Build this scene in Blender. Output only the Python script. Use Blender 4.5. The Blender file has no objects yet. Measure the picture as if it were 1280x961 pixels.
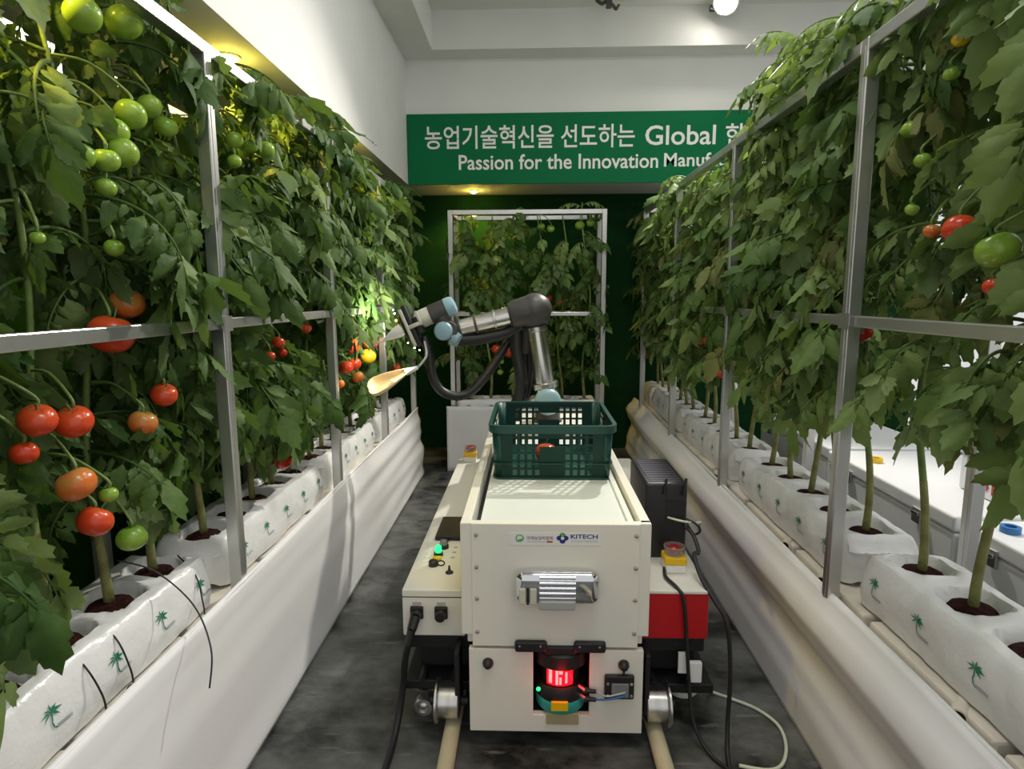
import bpy, bmesh, math, random
from mathutils import Vector, Matrix, Euler, noise
sc = bpy.context.scene
COL = sc.collection
rnd = random.Random(7)
PI = math.pi

# ------------------------------------------------------------------ camera, world, lights, exposure
FPX = 763.4
cd = bpy.data.cameras.new('camera'); cam = bpy.data.objects.new('camera', cd); COL.objects.link(cam)
cd.sensor_fit = 'HORIZONTAL'; cd.sensor_width = 36.0; cd.lens = 36.0 * FPX / 1280.0
cd.clip_start = 0.02; cd.clip_end = 100
_pi, _ya, _ro = math.radians(8.307), math.radians(1.829), math.radians(-0.251)
_fw = Vector((-math.sin(_ya) * math.cos(_pi), math.cos(_ya) * math.cos(_pi), -math.sin(_pi)))
_r = Vector((math.cos(_ya), math.sin(_ya), 0)); _u = _r.cross(_fw)
_r2 = _r * math.cos(_ro) + _u * math.sin(_ro); _u2 = -_r * math.sin(_ro) + _u * math.cos(_ro)
CAMPOS = Vector((0, 0, 1.4))
cam.matrix_world = Matrix(((_r2.x, _u2.x, -_fw.x, CAMPOS.x), (_r2.y, _u2.y, -_fw.y, CAMPOS.y), (_r2.z, _u2.z, -_fw.z, CAMPOS.z), (0, 0, 0, 1)))
sc.camera = cam

world = bpy.data.worlds.new('hall'); sc.world = world; world.use_nodes = True
bg = world.node_tree.nodes['Background']; bg.inputs[0].default_value = (1.0, 0.995, 0.985, 1); bg.inputs[1].default_value = 0.66

vs = sc.view_settings
vs.view_transform = 'Standard'; vs.look = 'None'; vs.gamma = 1.0; vs.use_curve_mapping = False
vs.exposure = 0.14

FILL_PANELS = [(0.35, 0.9), (0.35, 2.7), (2.2, 0.9), (2.2, 2.9)]   # unseen fill panels added overhead to brighten the rows (bodies built below)
def lamp(name, kind, loc, energy, color=(1, 1, 1), target=None, **kw):
    d = bpy.data.lights.new(name, kind); d.energy = energy; d.color = color
    for k, v in kw.items(): setattr(d, k, v)
    o = bpy.data.objects.new(name, d); COL.objects.link(o); o.location = loc
    if target is not None:
        o.rotation_euler = (Vector(target) - Vector(loc)).to_track_quat('-Z', 'Y').to_euler()
    return o
for k, (px, py) in enumerate(FILL_PANELS):
    lamp('added_fill_light', 'AREA', (px, py, 3.425), 12 if px < 1 else 9, (1.0, 0.99, 0.975), shape='RECTANGLE', size=1.1, size_y=0.5)  # added fill light, out of view above the aisle and right side
FLOOD = (1.36, 4.66, 3.42)

# ------------------------------------------------------------------ materials
def nt(name):
    m = bpy.data.materials.new(name); m.use_nodes = True
    t = m.node_tree; b = t.nodes['Principled BSDF']
    return m, t, b
def mat(name, col, rough=0.5, metal=0.0, var=0.0, scale=8.0, bump=0.0, bscale=40.0, spec=0.5, emit=None, estr=0.0, coat=0.0, alpha=1.0, trans=0.0, stretch=None, sheen=0.0):
    m, t, b = nt(name)
    b.inputs['Base Color'].default_value = (*col, 1); b.inputs['Roughness'].default_value = rough
    b.inputs['Metallic'].default_value = metal; b.inputs['Specular IOR Level'].default_value = spec
    b.inputs['Coat Weight'].default_value = coat; b.inputs['Alpha'].default_value = alpha
    b.inputs['Transmission Weight'].default_value = trans
    if emit: b.inputs['Emission Color'].default_value = (*emit, 1); b.inputs['Emission Strength'].default_value = estr
    L = t.links
    if var or bump:
        tc = t.nodes.new('ShaderNodeTexCoord'); mp = t.nodes.new('ShaderNodeMapping')
        L.new(tc.outputs['Object'], mp.inputs[0])
        if stretch: mp.inputs['Scale'].default_value = stretch
    if var:
        n = t.nodes.new('ShaderNodeTexNoise'); n.inputs['Scale'].default_value = scale; n.inputs['Detail'].default_value = 6
        L.new(mp.outputs[0], n.inputs['Vector'])
        r = t.nodes.new('ShaderNodeValToRGB'); e = r.color_ramp.elements
        e[0].position = 0.3; e[1].position = 0.7
        e[0].color = (*[max(0, c * (1 - var)) for c in col], 1); e[1].color = (*[min(1, c * (1 + var)) for c in col], 1)
        L.new(n.outputs['Fac'], r.inputs[0]); L.new(r.outputs[0], b.inputs['Base Color'])
    if bump:
        n2 = t.nodes.new('ShaderNodeTexNoise'); n2.inputs['Scale'].default_value = bscale; n2.inputs['Detail'].default_value = 4
        L.new(mp.outputs[0], n2.inputs['Vector'])
        bp = t.nodes.new('ShaderNodeBump'); bp.inputs['Strength'].default_value = bump; bp.inputs['Distance'].default_value = 0.01
        L.new(n2.outputs['Fac'], bp.inputs['Height']); L.new(bp.outputs[0], b.inputs['Normal'])
    return m

def leaf_mat(name, c1, c2, under):
    m, t, b = nt(name); L = t.links; N = t.nodes
    oi = N.new('ShaderNodeObjectInfo'); tc = N.new('ShaderNodeTexCoord')
    n = N.new('ShaderNodeTexNoise'); n.inputs['Scale'].default_value = 4; n.inputs['Detail'].default_value = 3
    L.new(tc.outputs['Object'], n.inputs['Vector'])
    ad = N.new('ShaderNodeMath'); ad.operation = 'MULTIPLY_ADD'; ad.inputs[1].default_value = 0.7
    L.new(oi.outputs['Random'], ad.inputs[0]); L.new(n.outputs['Fac'], ad.inputs[2])
    r = N.new('ShaderNodeValToRGB'); e = r.color_ramp.elements
    e[0].position = 0.35; e[1].position = 1.05; e[0].color = (*c1, 1); e[1].color = (*c2, 1)
    L.new(ad.outputs[0], r.inputs[0])
    geo = N.new('ShaderNodeNewGeometry')
    mx = N.new('ShaderNodeMix'); mx.data_type = 'RGBA'
    L.new(geo.outputs['Backfacing'], mx.inputs['Factor']); L.new(r.outputs[0], mx.inputs[6]); mx.inputs[7].default_value = (*under, 1)
    L.new(mx.outputs[2], b.inputs['Base Color'])
    b.inputs['Roughness'].default_value = 0.58; b.inputs['Specular IOR Level'].default_value = 0.25
    w = N.new('ShaderNodeTexNoise'); w.inputs['Scale'].default_value = 12; w.inputs['Detail'].default_value = 3
    L.new(tc.outputs['Object'], w.inputs['Vector'])
    bp = N.new('ShaderNodeBump'); bp.inputs['Strength'].default_value = 0.16; bp.inputs['Distance'].default_value = 0.03
    L.new(w.outputs['Fac'], bp.inputs['Height']); L.new(bp.outputs[0], b.inputs['Normal'])
    tr = N.new('ShaderNodeBsdfTranslucent'); tr.inputs[0].default_value = (c2[0] * 1.5, c2[1] * 1.5, c2[2] * 0.7, 1)
    ms = N.new('ShaderNodeMixShader'); ms.inputs[0].default_value = 0.28
    L.new(b.outputs[0], ms.inputs[1]); L.new(tr.outputs[0], ms.inputs[2])
    L.new(ms.outputs[0], N['Material Output'].inputs[0])
    return m

def tomato_mat(name, base, top):
    m, t, b = nt(name); L = t.links; N = t.nodes
    tc = N.new('ShaderNodeTexCoord'); sp = N.new('ShaderNodeSeparateXYZ'); L.new(tc.outputs['Object'], sp.inputs[0])
    n = N.new('ShaderNodeTexNoise'); n.inputs['Scale'].default_value = 2.2; n.inputs['Detail'].default_value = 3
    L.new(tc.outputs['Object'], n.inputs['Vector'])
    ad = N.new('ShaderNodeMath'); ad.operation = 'MULTIPLY_ADD'; ad.inputs[1].default_value = 0.45
    L.new(sp.outputs['Z'], ad.inputs[0]); L.new(n.outputs['Fac'], ad.inputs[2])
    r = N.new('ShaderNodeValToRGB'); e = r.color_ramp.elements
    e[0].position = 0.45; e[1].position = 0.95; e[0].color = (*base, 1); e[1].color = (*top, 1)
    L.new(ad.outputs[0], r.inputs[0]); L.new(r.outputs[0], b.inputs['Base Color'])
    b.inputs['Roughness'].default_value = 0.22; b.inputs['Specular IOR Level'].default_value = 0.5
    b.inputs['Subsurface Weight'].default_value = 0.0
    return m

M = {}
M['white_wall'] = mat('white painted board', (0.74, 0.74, 0.71), 0.75, var=0.03, scale=3, bump=0.05, bscale=120)
M['green_wall'] = mat('dark green wall cloth', (0.007, 0.040, 0.011), 0.95, var=0.15, scale=12, bump=0.3, bscale=300, spec=0.1)
M['sign_green'] = mat('green sign vinyl', (0.001, 0.150, 0.052), 0.6, var=0.03, scale=4, spec=0.15)
M['sign_white'] = mat('white sign lettering', (0.82, 0.83, 0.80), 0.5)
M['cart_white'] = mat('ivory painted steel', (0.80, 0.775, 0.68), 0.38, var=0.02, scale=5, bump=0.02, bscale=200)
M['lid'] = mat('mint white lid', (0.74, 0.79, 0.75), 0.35, var=0.02, scale=4)
M['red'] = mat('red painted steel', (0.50, 0.008, 0.012), 0.35, var=0.05, scale=5)
M['black'] = mat('black plastic', (0.012, 0.012, 0.013), 0.45, var=0.2, scale=10)
M['black_metal'] = mat('black steel', (0.015, 0.015, 0.016), 0.5, metal=0.2, bump=0.05)
M['grey_screw'] = mat('zinc screw', (0.42, 0.41, 0.38), 0.4, metal=0.6)
M['steel'] = mat('wheel steel', (0.62, 0.61, 0.58), 0.28, metal=1.0, var=0.15, scale=6, bump=0.03, bscale=60, stretch=(8, 1, 1))
M['chrome'] = mat('chrome', (0.72, 0.73, 0.75), 0.07, metal=1.0)
M['galv'] = mat('galvanised aluminium', (0.60, 0.60, 0.58), 0.32, metal=0.85, var=0.12, scale=4, bump=0.04, bscale=40, stretch=(1, 1, 0.08))
M['arm_tube'] = mat('brushed aluminium tube', (0.72, 0.70, 0.65), 0.22, metal=1.0, var=0.06, scale=5)
M['arm_dark'] = mat('dark grey joint housing', (0.085, 0.08, 0.075), 0.42, metal=0.3, var=0.05)
M['arm_blue'] = mat('pale blue joint cap', (0.30, 0.47, 0.53), 0.38)
M['crate'] = mat('dark green crate plastic', (0.006, 0.060, 0.045), 0.36, var=0.12, scale=8, bump=0.03, bscale=60)
M['yellow'] = mat('yellow plastic', (0.80, 0.50, 0.0), 0.4)
M['teal'] = mat('teal plastic', (0.03, 0.36, 0.31), 0.4)
M['clear_brown'] = mat('smoky clear guard', (0.42, 0.30, 0.26), 0.15, alpha=0.45)
M['button_red'] = mat('red mushroom button', (0.30, 0.01, 0.01), 0.3)
M['green_glow'] = mat('lit green button', (0.0, 0.3, 0.08), 0.3, emit=(0.02, 1.0, 0.25), estr=1.6)
M['red_glow'] = mat('red scanner window', (0.4, 0.0, 0.01), 0.2, emit=(1.0, 0.004, 0.012), estr=2.2)
M['red_hot'] = mat('bright scanner bar', (0.6, 0.1, 0.1), 0.2, emit=(1.0, 0.10, 0.10), estr=4.0)
M['led'] = mat('white light emitting diode', (1, 1, 1), 0.3, emit=(1, 0.97, 0.9), estr=30)
M['led_orange'] = mat('orange light emitting diode', (1, 0.5, 0.1), 0.3, emit=(1, 0.45, 0.08), estr=8)
M['flood_lens'] = mat('flood lamp lens', (1, 1, 1), 0.3, emit=(1, 0.95, 0.86), estr=60)
M['down_lens'] = mat('warm downlight lens', (1, 0.9, 0.6), 0.3, emit=(1, 0.72, 0.28), estr=40)
M['fill_lens'] = mat('added fill panel face', (1, 1, 1), 0.5, emit=(1, 0.985, 0.95), estr=2.6)  # glowing face of the added fill panels
M['tan'] = mat('masking tape', (0.40, 0.34, 0.18), 0.6)
M['rail'] = mat('cream pipe rail', (0.62, 0.55, 0.36), 0.4, var=0.12, scale=7, bump=0.05, bscale=30)
M['film'] = mat('white grow bag film', (0.80, 0.80, 0.78), 0.26, var=0.03, scale=10, bump=0.6, bscale=18)
M['skirt'] = mat('white skirt cloth', (0.80, 0.795, 0.785), 0.55, var=0.02, scale=4, bump=0.06, bscale=14, stretch=(1, 0.25, 1))
M['foam'] = mat('cream foam tray', (0.74, 0.68, 0.58), 0.7, var=0.1, scale=9, bump=0.15, bscale=60)
M['soil'] = mat('brown coco soil', (0.035, 0.012, 0.008), 0.95, var=0.6, scale=60, bump=1.0, bscale=160, spec=0.1)
M['print'] = mat('green bag print', (0.015, 0.20, 0.10), 0.4)
M['print_grey'] = mat('grey bag print', (0.25, 0.30, 0.30), 0.4)
M['stem'] = mat('pale green stem', (0.16, 0.24, 0.055), 0.55, var=0.3, scale=14, bump=0.2, bscale=120)
M['stem_low'] = mat('woody green stem', (0.22, 0.22, 0.07), 0.6, var=0.35, scale=16, bump=0.3, bscale=120)
M['leaf'] = leaf_mat('tomato leaf', (0.036, 0.088, 0.018), (0.098, 0.172, 0.042), (0.125, 0.19, 0.07))
M['leaf_pale'] = leaf_mat('paler tomato leaf', (0.085, 0.160, 0.042), (0.205, 0.290, 0.095), (0.21, 0.29, 0.12))
M['leaf_old'] = leaf_mat('yellowing tomato leaf', (0.11, 0.16, 0.04), (0.23, 0.25, 0.09), (0.20, 0.25, 0.11))
M['t_r'] = tomato_mat('ripe tomato', (0.66, 0.055, 0.014), (0.60, 0.085, 0.02))
M['t_d'] = tomato_mat('dark ripe tomato', (0.45, 0.02, 0.006), (0.34, 0.02, 0.008))
M['t_o'] = tomato_mat('half ripe tomato', (0.66, 0.16, 0.03), (0.42, 0.26, 0.06))
M['t_y'] = tomato_mat('yellow tomato', (0.80, 0.50, 0.01), (0.62, 0.42, 0.03))
M['t_g'] = tomato_mat('green tomato', (0.27, 0.42, 0.05), (0.15, 0.32, 0.03))
M['calyx'] = mat('tomato calyx', (0.06, 0.14, 0.03), 0.6)
M['cable_black'] = mat('black cable', (0.012, 0.011, 0.012), 0.45)
M['cable_white'] = mat('white cable', (0.62, 0.66, 0.52), 0.45)
M['hose'] = mat('black corrugated hose', (0.014, 0.014, 0.014), 0.4)
M['scoop'] = mat('translucent cream scoop', (0.92, 0.72, 0.40), 0.35)
M['white_plastic'] = mat('white plastic', (0.85, 0.84, 0.80), 0.4)
M['ivory_bar'] = mat('ivory bracket', (0.62, 0.60, 0.48), 0.4)
M['case_white'] = mat('white case', (0.78, 0.79, 0.80), 0.4, var=0.02, scale=3)
M['red_print'] = mat('red print', (0.45, 0.04, 0.04), 0.5)
M['blue'] = mat('blue plastic', (0.02, 0.16, 0.42), 0.4)
M['st_blue'] = mat('navy print', (0.02, 0.03, 0.22), 0.5)
M['st_green'] = mat('leaf green print', (0.12, 0.42, 0.10), 0.5)
M['st_red'] = mat('maroon print', (0.30, 0.04, 0.07), 0.5)
M['st_grey'] = mat('grey print', (0.42, 0.41, 0.38), 0.5)
M['sticker'] = mat('white sticker', (0.80, 0.80, 0.77), 0.35)
M['screen'] = mat('dark label glass', (0.20, 0.22, 0.22), 0.2)
M['tinted'] = mat('pc vent panel', (0.13, 0.12, 0.16), 0.3, metal=0.5)
M['water_grey'] = mat('grey sheet', (0.46, 0.46, 0.44), 0.35, metal=0.2, bump=0.05)

# floor: dark worn vinyl with streaks and glossy patches
def floor_mat():
    m, t, b = nt('dark worn floor'); L = t.links; N = t.nodes
    tc = N.new('ShaderNodeTexCoord'); mp = N.new('ShaderNodeMapping'); mp.inputs['Scale'].default_value = (1, 1.3, 1); mp.inputs['Rotation'].default_value = (0, 0, 0.7)
    L.new(tc.outputs['Object'], mp.inputs[0])
    a = N.new('ShaderNodeTexNoise'); a.inputs['Scale'].default_value = 2.6; a.inputs['Detail'].default_value = 8; a.inputs['Roughness'].default_value = 0.65; L.new(mp.outputs[0], a.inputs['Vector'])
    r = N.new('ShaderNodeValToRGB'); e = r.color_ramp.elements
    e[0].position = 0.40; e[0].color = (0.012, 0.013, 0.013, 1); e[1].position = 0.60; e[1].color = (0.135, 0.140, 0.130, 1)
    L.new(a.outputs['Fac'], r.inputs[0])
    mp2 = N.new('ShaderNodeMapping'); mp2.inputs['Scale'].default_value = (1.2, 7, 1); mp2.inputs['Rotation'].default_value = (0, 0, -0.9); L.new(tc.outputs['Object'], mp2.inputs[0])
    s = N.new('ShaderNodeTexNoise'); s.inputs['Scale'].default_value = 5; s.inputs['Detail'].default_value = 5; L.new(mp2.outputs[0], s.inputs['Vector'])
    r2 = N.new('ShaderNodeValToRGB'); e2 = r2.color_ramp.elements; e2[0].position = 0.62; e2[0].color = (0, 0, 0, 1); e2[1].position = 0.72; e2[1].color = (1, 1, 1, 1)
    L.new(s.outputs['Fac'], r2.inputs[0])
    mx = N.new('ShaderNodeMix'); mx.data_type = 'RGBA'; mu = N.new('ShaderNodeMath'); mu.operation = 'MULTIPLY'; mu.inputs[1].default_value = 0.5
    L.new(r2.outputs[0], mu.inputs[0]); L.new(mu.outputs[0], mx.inputs['Factor']); L.new(r.outputs[0], mx.inputs[6]); mx.inputs[7].default_value = (0.26, 0.26, 0.24, 1)
    L.new(mx.outputs[2], b.inputs['Base Color'])
    r3 = N.new('ShaderNodeMapRange'); r3.inputs[3].default_value = 0.22; r3.inputs[4].default_value = 0.62
    L.new(a.outputs['Fac'], r3.inputs[0]); L.new(r3.outputs[0], b.inputs['Roughness'])
    bp = N.new('ShaderNodeBump'); bp.inputs['Strength'].default_value = 0.25; bp.inputs['Distance'].default_value = 0.01
    L.new(s.outputs['Fac'], bp.inputs['Height']); L.new(bp.outputs[0], b.inputs['Normal'])
    return m
M['floor'] = floor_mat()

# ------------------------------------------------------------------ mesh helpers (world coordinates)
class MB:
    def __init__(s): s.v = []; s.f = []
    def add(s, vs, fs):
        o = len(s.v); s.v += [tuple(p) for p in vs]; s.f += [tuple(i + o for i in f) for f in fs]; return s
    def box(s, x0, x1, y0, y1, z0, z1):
        return s.add([(x0, y0, z0), (x1, y0, z0), (x1, y1, z0), (x0, y1, z0), (x0, y0, z1), (x1, y0, z1), (x1, y1, z1), (x0, y1, z1)],
                     [(0, 3, 2, 1), (4, 5, 6, 7), (0, 1, 5, 4), (1, 2, 6, 5), (2, 3, 7, 6), (3, 0, 4, 7)])
    def rbox(s, x0, x1, y0, y1, z0, z1, r=0.005, seg=2, mtx=None):
        bm = bmesh.new(); bmesh.ops.create_cube(bm, size=1)
        for v in bm.verts: v.co = Vector((x0 + (v.co.x + .5) * (x1 - x0), y0 + (v.co.y + .5) * (y1 - y0), z0 + (v.co.z + .5) * (z1 - z0)))
        r = min(r, 0.49 * min(abs(x1 - x0), abs(y1 - y0), abs(z1 - z0)))
        bmesh.ops.bevel(bm, geom=list(bm.edges), offset=r, segments=seg, affect='EDGES', profile=0.5)
        return s._bm(bm, mtx)
    def _bm(s, bm, mtx=None):
        bm.verts.index_update()
        vs = [(mtx @ v.co) if mtx else v.co.copy() for v in bm.verts]
        s.add(vs, [[v.index for v in f.verts] for f in bm.faces]); bm.free(); return s
    def cyl(s, a, b, r, r2=None, n=20, cap=True):
        a = Vector(a); b = Vector(b); r2 = r if r2 is None else r2
        q = (b - a).to_track_quat('Z', 'Y'); vs = []
        for c, rr in ((a, r), (b, r2)):
            for i in range(n):
                t = 2 * PI * i / n; vs.append(c + q @ Vector((rr * math.cos(t), rr * math.sin(t), 0)))
        fs = [(i, (i + 1) % n, n + (i + 1) % n, n + i) for i in range(n)]
        if cap: fs += [tuple(range(n - 1, -1, -1)), tuple(range(n, 2 * n))]
        return s.add(vs, fs)
    def lathe(s, a, axis, prof, n=24):
        """prof: (distance along axis, radius) list, closed at the ends"""
        a = Vector(a); q = Vector(axis).to_track_quat('Z', 'Y'); vs = []; fs = []
        for d, r in prof:
            for i in range(n):
                t = 2 * PI * i / n; vs.append(a + q @ Vector((r * math.cos(t), r * math.sin(t), d)))
        for k in range(len(prof) - 1):
            for i in range(n): j = (i + 1) % n; fs.append((k * n + i, k * n + j, (k + 1) * n + j, (k + 1) * n + i))
        fs += [tuple(range(n - 1, -1, -1)), tuple(range((len(prof) - 1) * n, len(prof) * n))]
        return s.add(vs, fs)
    def tube(s, pts, r, n=8, radii=None, smooth=0):
        P = [Vector(p) for p in pts]
        if smooth: P = catmull(P, smooth)
        N = len(P); vs = []; fs = []
        up = Vector((0, 0, 1)); prev = None
        for k in range(N):
            d = (P[min(k + 1, N - 1)] - P[max(k - 1, 0)]).normalized()
            if prev is None:
                ref = up if abs(d.z) < .9 else Vector((1, 0, 0)); x = d.cross(ref).normalized()
            else:
                x = (prev - d * prev.dot(d)).normalized()
            prev = x; y = d.cross(x)
            rr = r if radii is None else radii[min(len(radii) - 1, int(k * len(radii) / N))] if len(radii) != N else radii[k]
            for i in range(n):
                t = 2 * PI * i / n; vs.append(P[k] + x * (rr * math.cos(t)) + y * (rr * math.sin(t)))
        for k in range(N - 1):
            for i in range(n): j = (i + 1) % n; fs.append((k * n + i, k * n + j, (k + 1) * n + j, (k + 1) * n + i))
        fs += [tuple(range(n - 1, -1, -1)), tuple(range((N - 1) * n, N * n))]
        return s.add(vs, fs)
    def ell(s, c, rx, ry, rz, n=20, m=12):
        bm = bmesh.new(); bmesh.ops.create_uvsphere(bm, u_segments=n, v_segments=m, radius=1)
        return s._bm(bm, Matrix.Translation(c) @ Matrix.Diagonal((rx, ry, rz, 1)))
    def grid(s, fn, nu, nv, closed=False):
        vs = [fn(i / (nu - 1), j / (nv - 1)) for i in range(nu) for j in range(nv)]
        return s.add(vs, [(i * nv + j, (i + 1) * nv + j, (i + 1) * nv + j + 1, i * nv + j + 1) for i in range(nu - 1) for j in range(nv - 1)])
def catmull(P, k):
    out = []
    for i in range(len(P) - 1):
        p0 = P[max(i - 1, 0)]; p1 = P[i]; p2 = P[i + 1]; p3 = P[min(i + 2, len(P) - 1)]
        for j in range(k):
            t = j / k
            out.append(0.5 * ((2 * p1) + (p2 - p0) * t + (2 * p0 - 5 * p1 + 4 * p2 - p3) * t * t + (3 * p1 - p0 - 3 * p2 + p3) * t ** 3))
    return out + [P[-1]]
def wloc(o):
    v = Vector((0, 0, 0))
    while o: v += o.location; o = o.parent
    return v
def build(name, mb, m, parent=None, smooth=False, base=None, solid=0.0):
    me = bpy.data.meshes.new(name)
    off = wloc(parent) if parent else Vector(base or (0, 0, 0))
    me.from_pydata([(v[0] - off.x, v[1] - off.y, v[2] - off.z) for v in mb.v], [], mb.f)
    me.materials.append(M[m] if isinstance(m, str) else m)
    if smooth is True: me.polygons.foreach_set('use_smooth', [True] * len(me.polygons))
    elif smooth: me.polygons.foreach_set('use_smooth', [True] * len(me.polygons)); me.set_sharp_from_angle(angle=math.radians(smooth))
    me.update()
    o = bpy.data.objects.new(name, me); COL.objects.link(o)
    if parent: o.parent = parent
    else: o.location = off
    if solid:
        md = o.modifiers.new('thickness', 'SOLIDIFY'); md.thickness = solid; md.offset = 0
    return o
def tag(o, label, cat, group=None):
    o['label'] = label; o['category'] = cat
    if group: o['group'] = group
    return o
def thing(name, label, cat, loc=(0, 0, 0), group=None):
    o = bpy.data.objects.new(name, None); COL.objects.link(o); o.location = loc; o.empty_display_size = .05
    return tag(o, label, cat, group)
def struct(name, mb, m, label=None, **kw):
    o = build(name, mb, m, **kw); o['kind'] = 'structure'
    if label: o['label'] = label
    return o
def text_mb(txt, x0, x1, z0, z1, y, offset=0.0, depth=0.004):
    """lettering standing in a plane of constant Y, read from -Y, fitted to a box"""
    c = bpy.data.curves.new('txt', 'FONT'); c.body = txt; c.offset = offset; c.resolution_u = 3
    o = bpy.data.objects.new('txt', c); COL.objects.link(o)
    dg = bpy.context.evaluated_depsgraph_get(); e = o.evaluated_get(dg); me = e.to_mesh()
    vs = [v.co.copy() for v in me.vertices]; fs = [tuple(p.vertices) for p in me.polygons]
    e.to_mesh_clear(); bpy.data.objects.remove(o); bpy.data.curves.remove(c)
    mb = MB()
    if not vs: return mb
    ax, bx = min(v.x for v in vs), max(v.x for v in vs); ay, by = min(v.y for v in vs), max(v.y for v in vs)
    P = [(x0 + (v.x - ax) / (bx - ax) * (x1 - x0), y, z0 + (v.y - ay) / max(by - ay, 1e-6) * (z1 - z0)) for v in vs]
    return mb.add(P, fs)

# ------------------------------------------------------------------ structure
XS = -0.975          # face of the left soffit
ZS = 2.27            # underside of the soffits
YB = 5.0             # face of the back soffit / sign
YW = 5.52            # back wall
ZL = 3.20            # underside of the ceiling ledge
ZC = 3.47            # coffer ceiling
struct('floor', MB().box(-2.2, 5.0, -2.5, 6.2, -0.06, 0), 'floor')
struct('wall_left', MB().box(-1.78, -1.68, -1.6, YW, 0, ZS + .05), 'green_wall')
struct('wall_back', MB().box(-1.78, 3.4, YW, YW + .1, 0, ZS + .05), 'green_wall')
struct('wall_upper_left', MB().box(-1.78, XS, .3, YW + .1, ZS, ZL + .4), 'white_wall')
struct('wall_upper_back', MB().box(XS, 3.4, YB, YW + .1, ZS, ZL + .4), 'white_wall')
struct('ceiling', MB().box(-1.78, 3.4, .3, YW + .1, ZC, ZC + .1), 'white_wall')
struct('trim_1', MB().box(XS, -0.735, .3, YB, ZL, ZC), 'white_wall')          # dropped ceiling ledge, left
struct('trim_2', MB().box(-0.735, 3.4, 4.81, YB, ZL, ZC), 'white_wall')         # dropped ceiling ledge, back

# sign
sg = thing('banner_sign', 'long green banner with white Korean and English lettering above the back wall', 'sign', (1.06, YB - .02, 2.268))
build('board', MB().box(XS + .005, 3.1, YB - .02, YB - .001, 2.268, 2.797), 'sign_green', sg)
yt = YB - .0215
build('lettering', text_mb('농업기술혁신을 선도하는', -0.832, 0.800, 2.533, 2.708, yt, .012), 'sign_white', sg)
build('lettering', text_mb('Global', 0.880, 1.420, 2.545, 2.692, yt, .012), 'sign_white', sg)
build('lettering', text_mb('한국', 1.495, 1.80, 2.530, 2.698, yt, .012), 'sign_white', sg)
build('lettering', text_mb('Passion for the Innovation', -0.57, 0.985, 2.375, 2.490, yt, .014), 'sign_white', sg)
build('lettering', text_mb('Manufacturing', 1.03, 1.86, 2.352, 2.487, yt, .014), 'sign_white', sg)

# ceiling lights, then the added fill panels
fl = thing('flood_lamp', 'glaring round flood lamp high on the ceiling edge', 'lamp', FLOOD)
fx, fy, fz = FLOOD
build('bracket', MB().box(fx - .015, fx + .015, fy + .05, fy + .09, fz - .02, ZC).box(fx - .09, fx + .09, fy + .05, fy + .09, fz - .02, fz + .01), 'black_metal', fl)
fdir = (Vector((-.05, 1.9, .3)) - Vector(FLOOD)).normalized()
build('housing', MB().lathe(Vector(FLOOD) - fdir * .10, fdir, [(0, .05), (.02, .075), (.10, .09), (.105, .082)]), 'white_plastic', fl, smooth=40)
build('lens', MB().lathe(Vector(FLOOD) + fdir * .004, fdir, [(0, .078), (.008, .07), (.012, .03)]), 'flood_lens', fl, smooth=40)
lamp('flood_lamp_light', 'SPOT', Vector(FLOOD) + fdir * .05, 370, (1.0, 0.95, 0.86), target=Vector(FLOOD) + fdir, spot_size=math.radians(84), spot_blend=0.45, shadow_soft_size=0.05)
for k, (px, py) in enumerate(FILL_PANELS):
    where = ['above the aisle, nearest the camera', 'above the aisle, nearer the green banner', 'beyond the right row, nearest the camera', 'beyond the right row, nearer the green banner'][k]
    p = thing('added_fill_panel', 'added flat white fill panel ' + where, 'light', (px, py, ZC), group='added fill panels overhead')
    build('frame', MB().box(px - .6, px + .6, py - .3, py + .3, 3.45, ZC), 'white_plastic', p)
    build('diffuser', MB().box(px - .56, px + .56, py - .26, py + .26, 3.44, 3.451), 'fill_lens', p)  # glows as part of the added fill, out of view
WARM = (1.0, 0.70, 0.09)
for k, (dx, dy, wh) in enumerate([(-1.14, 1.15, 'left soffit nearest the camera'), (-1.11, 2.352, 'left soffit just beyond the first post'), (-1.14, 3.55, 'left soffit above the far bags'), (-0.484, 5.29, 'back soffit under the green banner')]):
    d = thing('downlight', 'small warm recessed downlight in the ' + wh, 'light', (dx, dy, ZS), group='warm downlights in the soffits')
    build('rim', MB().lathe((dx, dy, ZS), (0, 0, -1), [(-.002, .045), (.006, .044), (.008, .034), (.002, .032)]), 'white_plastic', d, smooth=40)
    build('lens', MB().lathe((dx, dy, ZS + .001), (0, 0, -1), [(0, .031), (.012, .028), (.022, .016), (.025, .004)]), 'down_lens', d, smooth=40)
    lamp('downlight_light', 'SPOT', (dx, dy, ZS - .035), 26 if dx < -1 else 22, WARM, target=(dx, dy, 0), spot_size=math.radians(140), spot_blend=0.6, shadow_soft_size=0.02)
    lamp('downlight_bulb_light', 'POINT', (dx, dy, ZS - .06), .8, WARM, shadow_soft_size=0.02)
tag(build('ceiling_cable', MB().tube([(0.46, 4.70, ZC), (0.50, 4.69, 3.44), (0.53, 4.69, 3.455), (0.57, 4.68, 3.43), (0.60, 4.68, 3.40), (0.62, 4.69, 3.43)], .012, n=6, smooth=4).box(.53, .57, 4.67, 4.72, 3.42, ZC), 'arm_dark'),
    'short dark cable end hanging at the coffer edge above the banner', 'cable')

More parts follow.
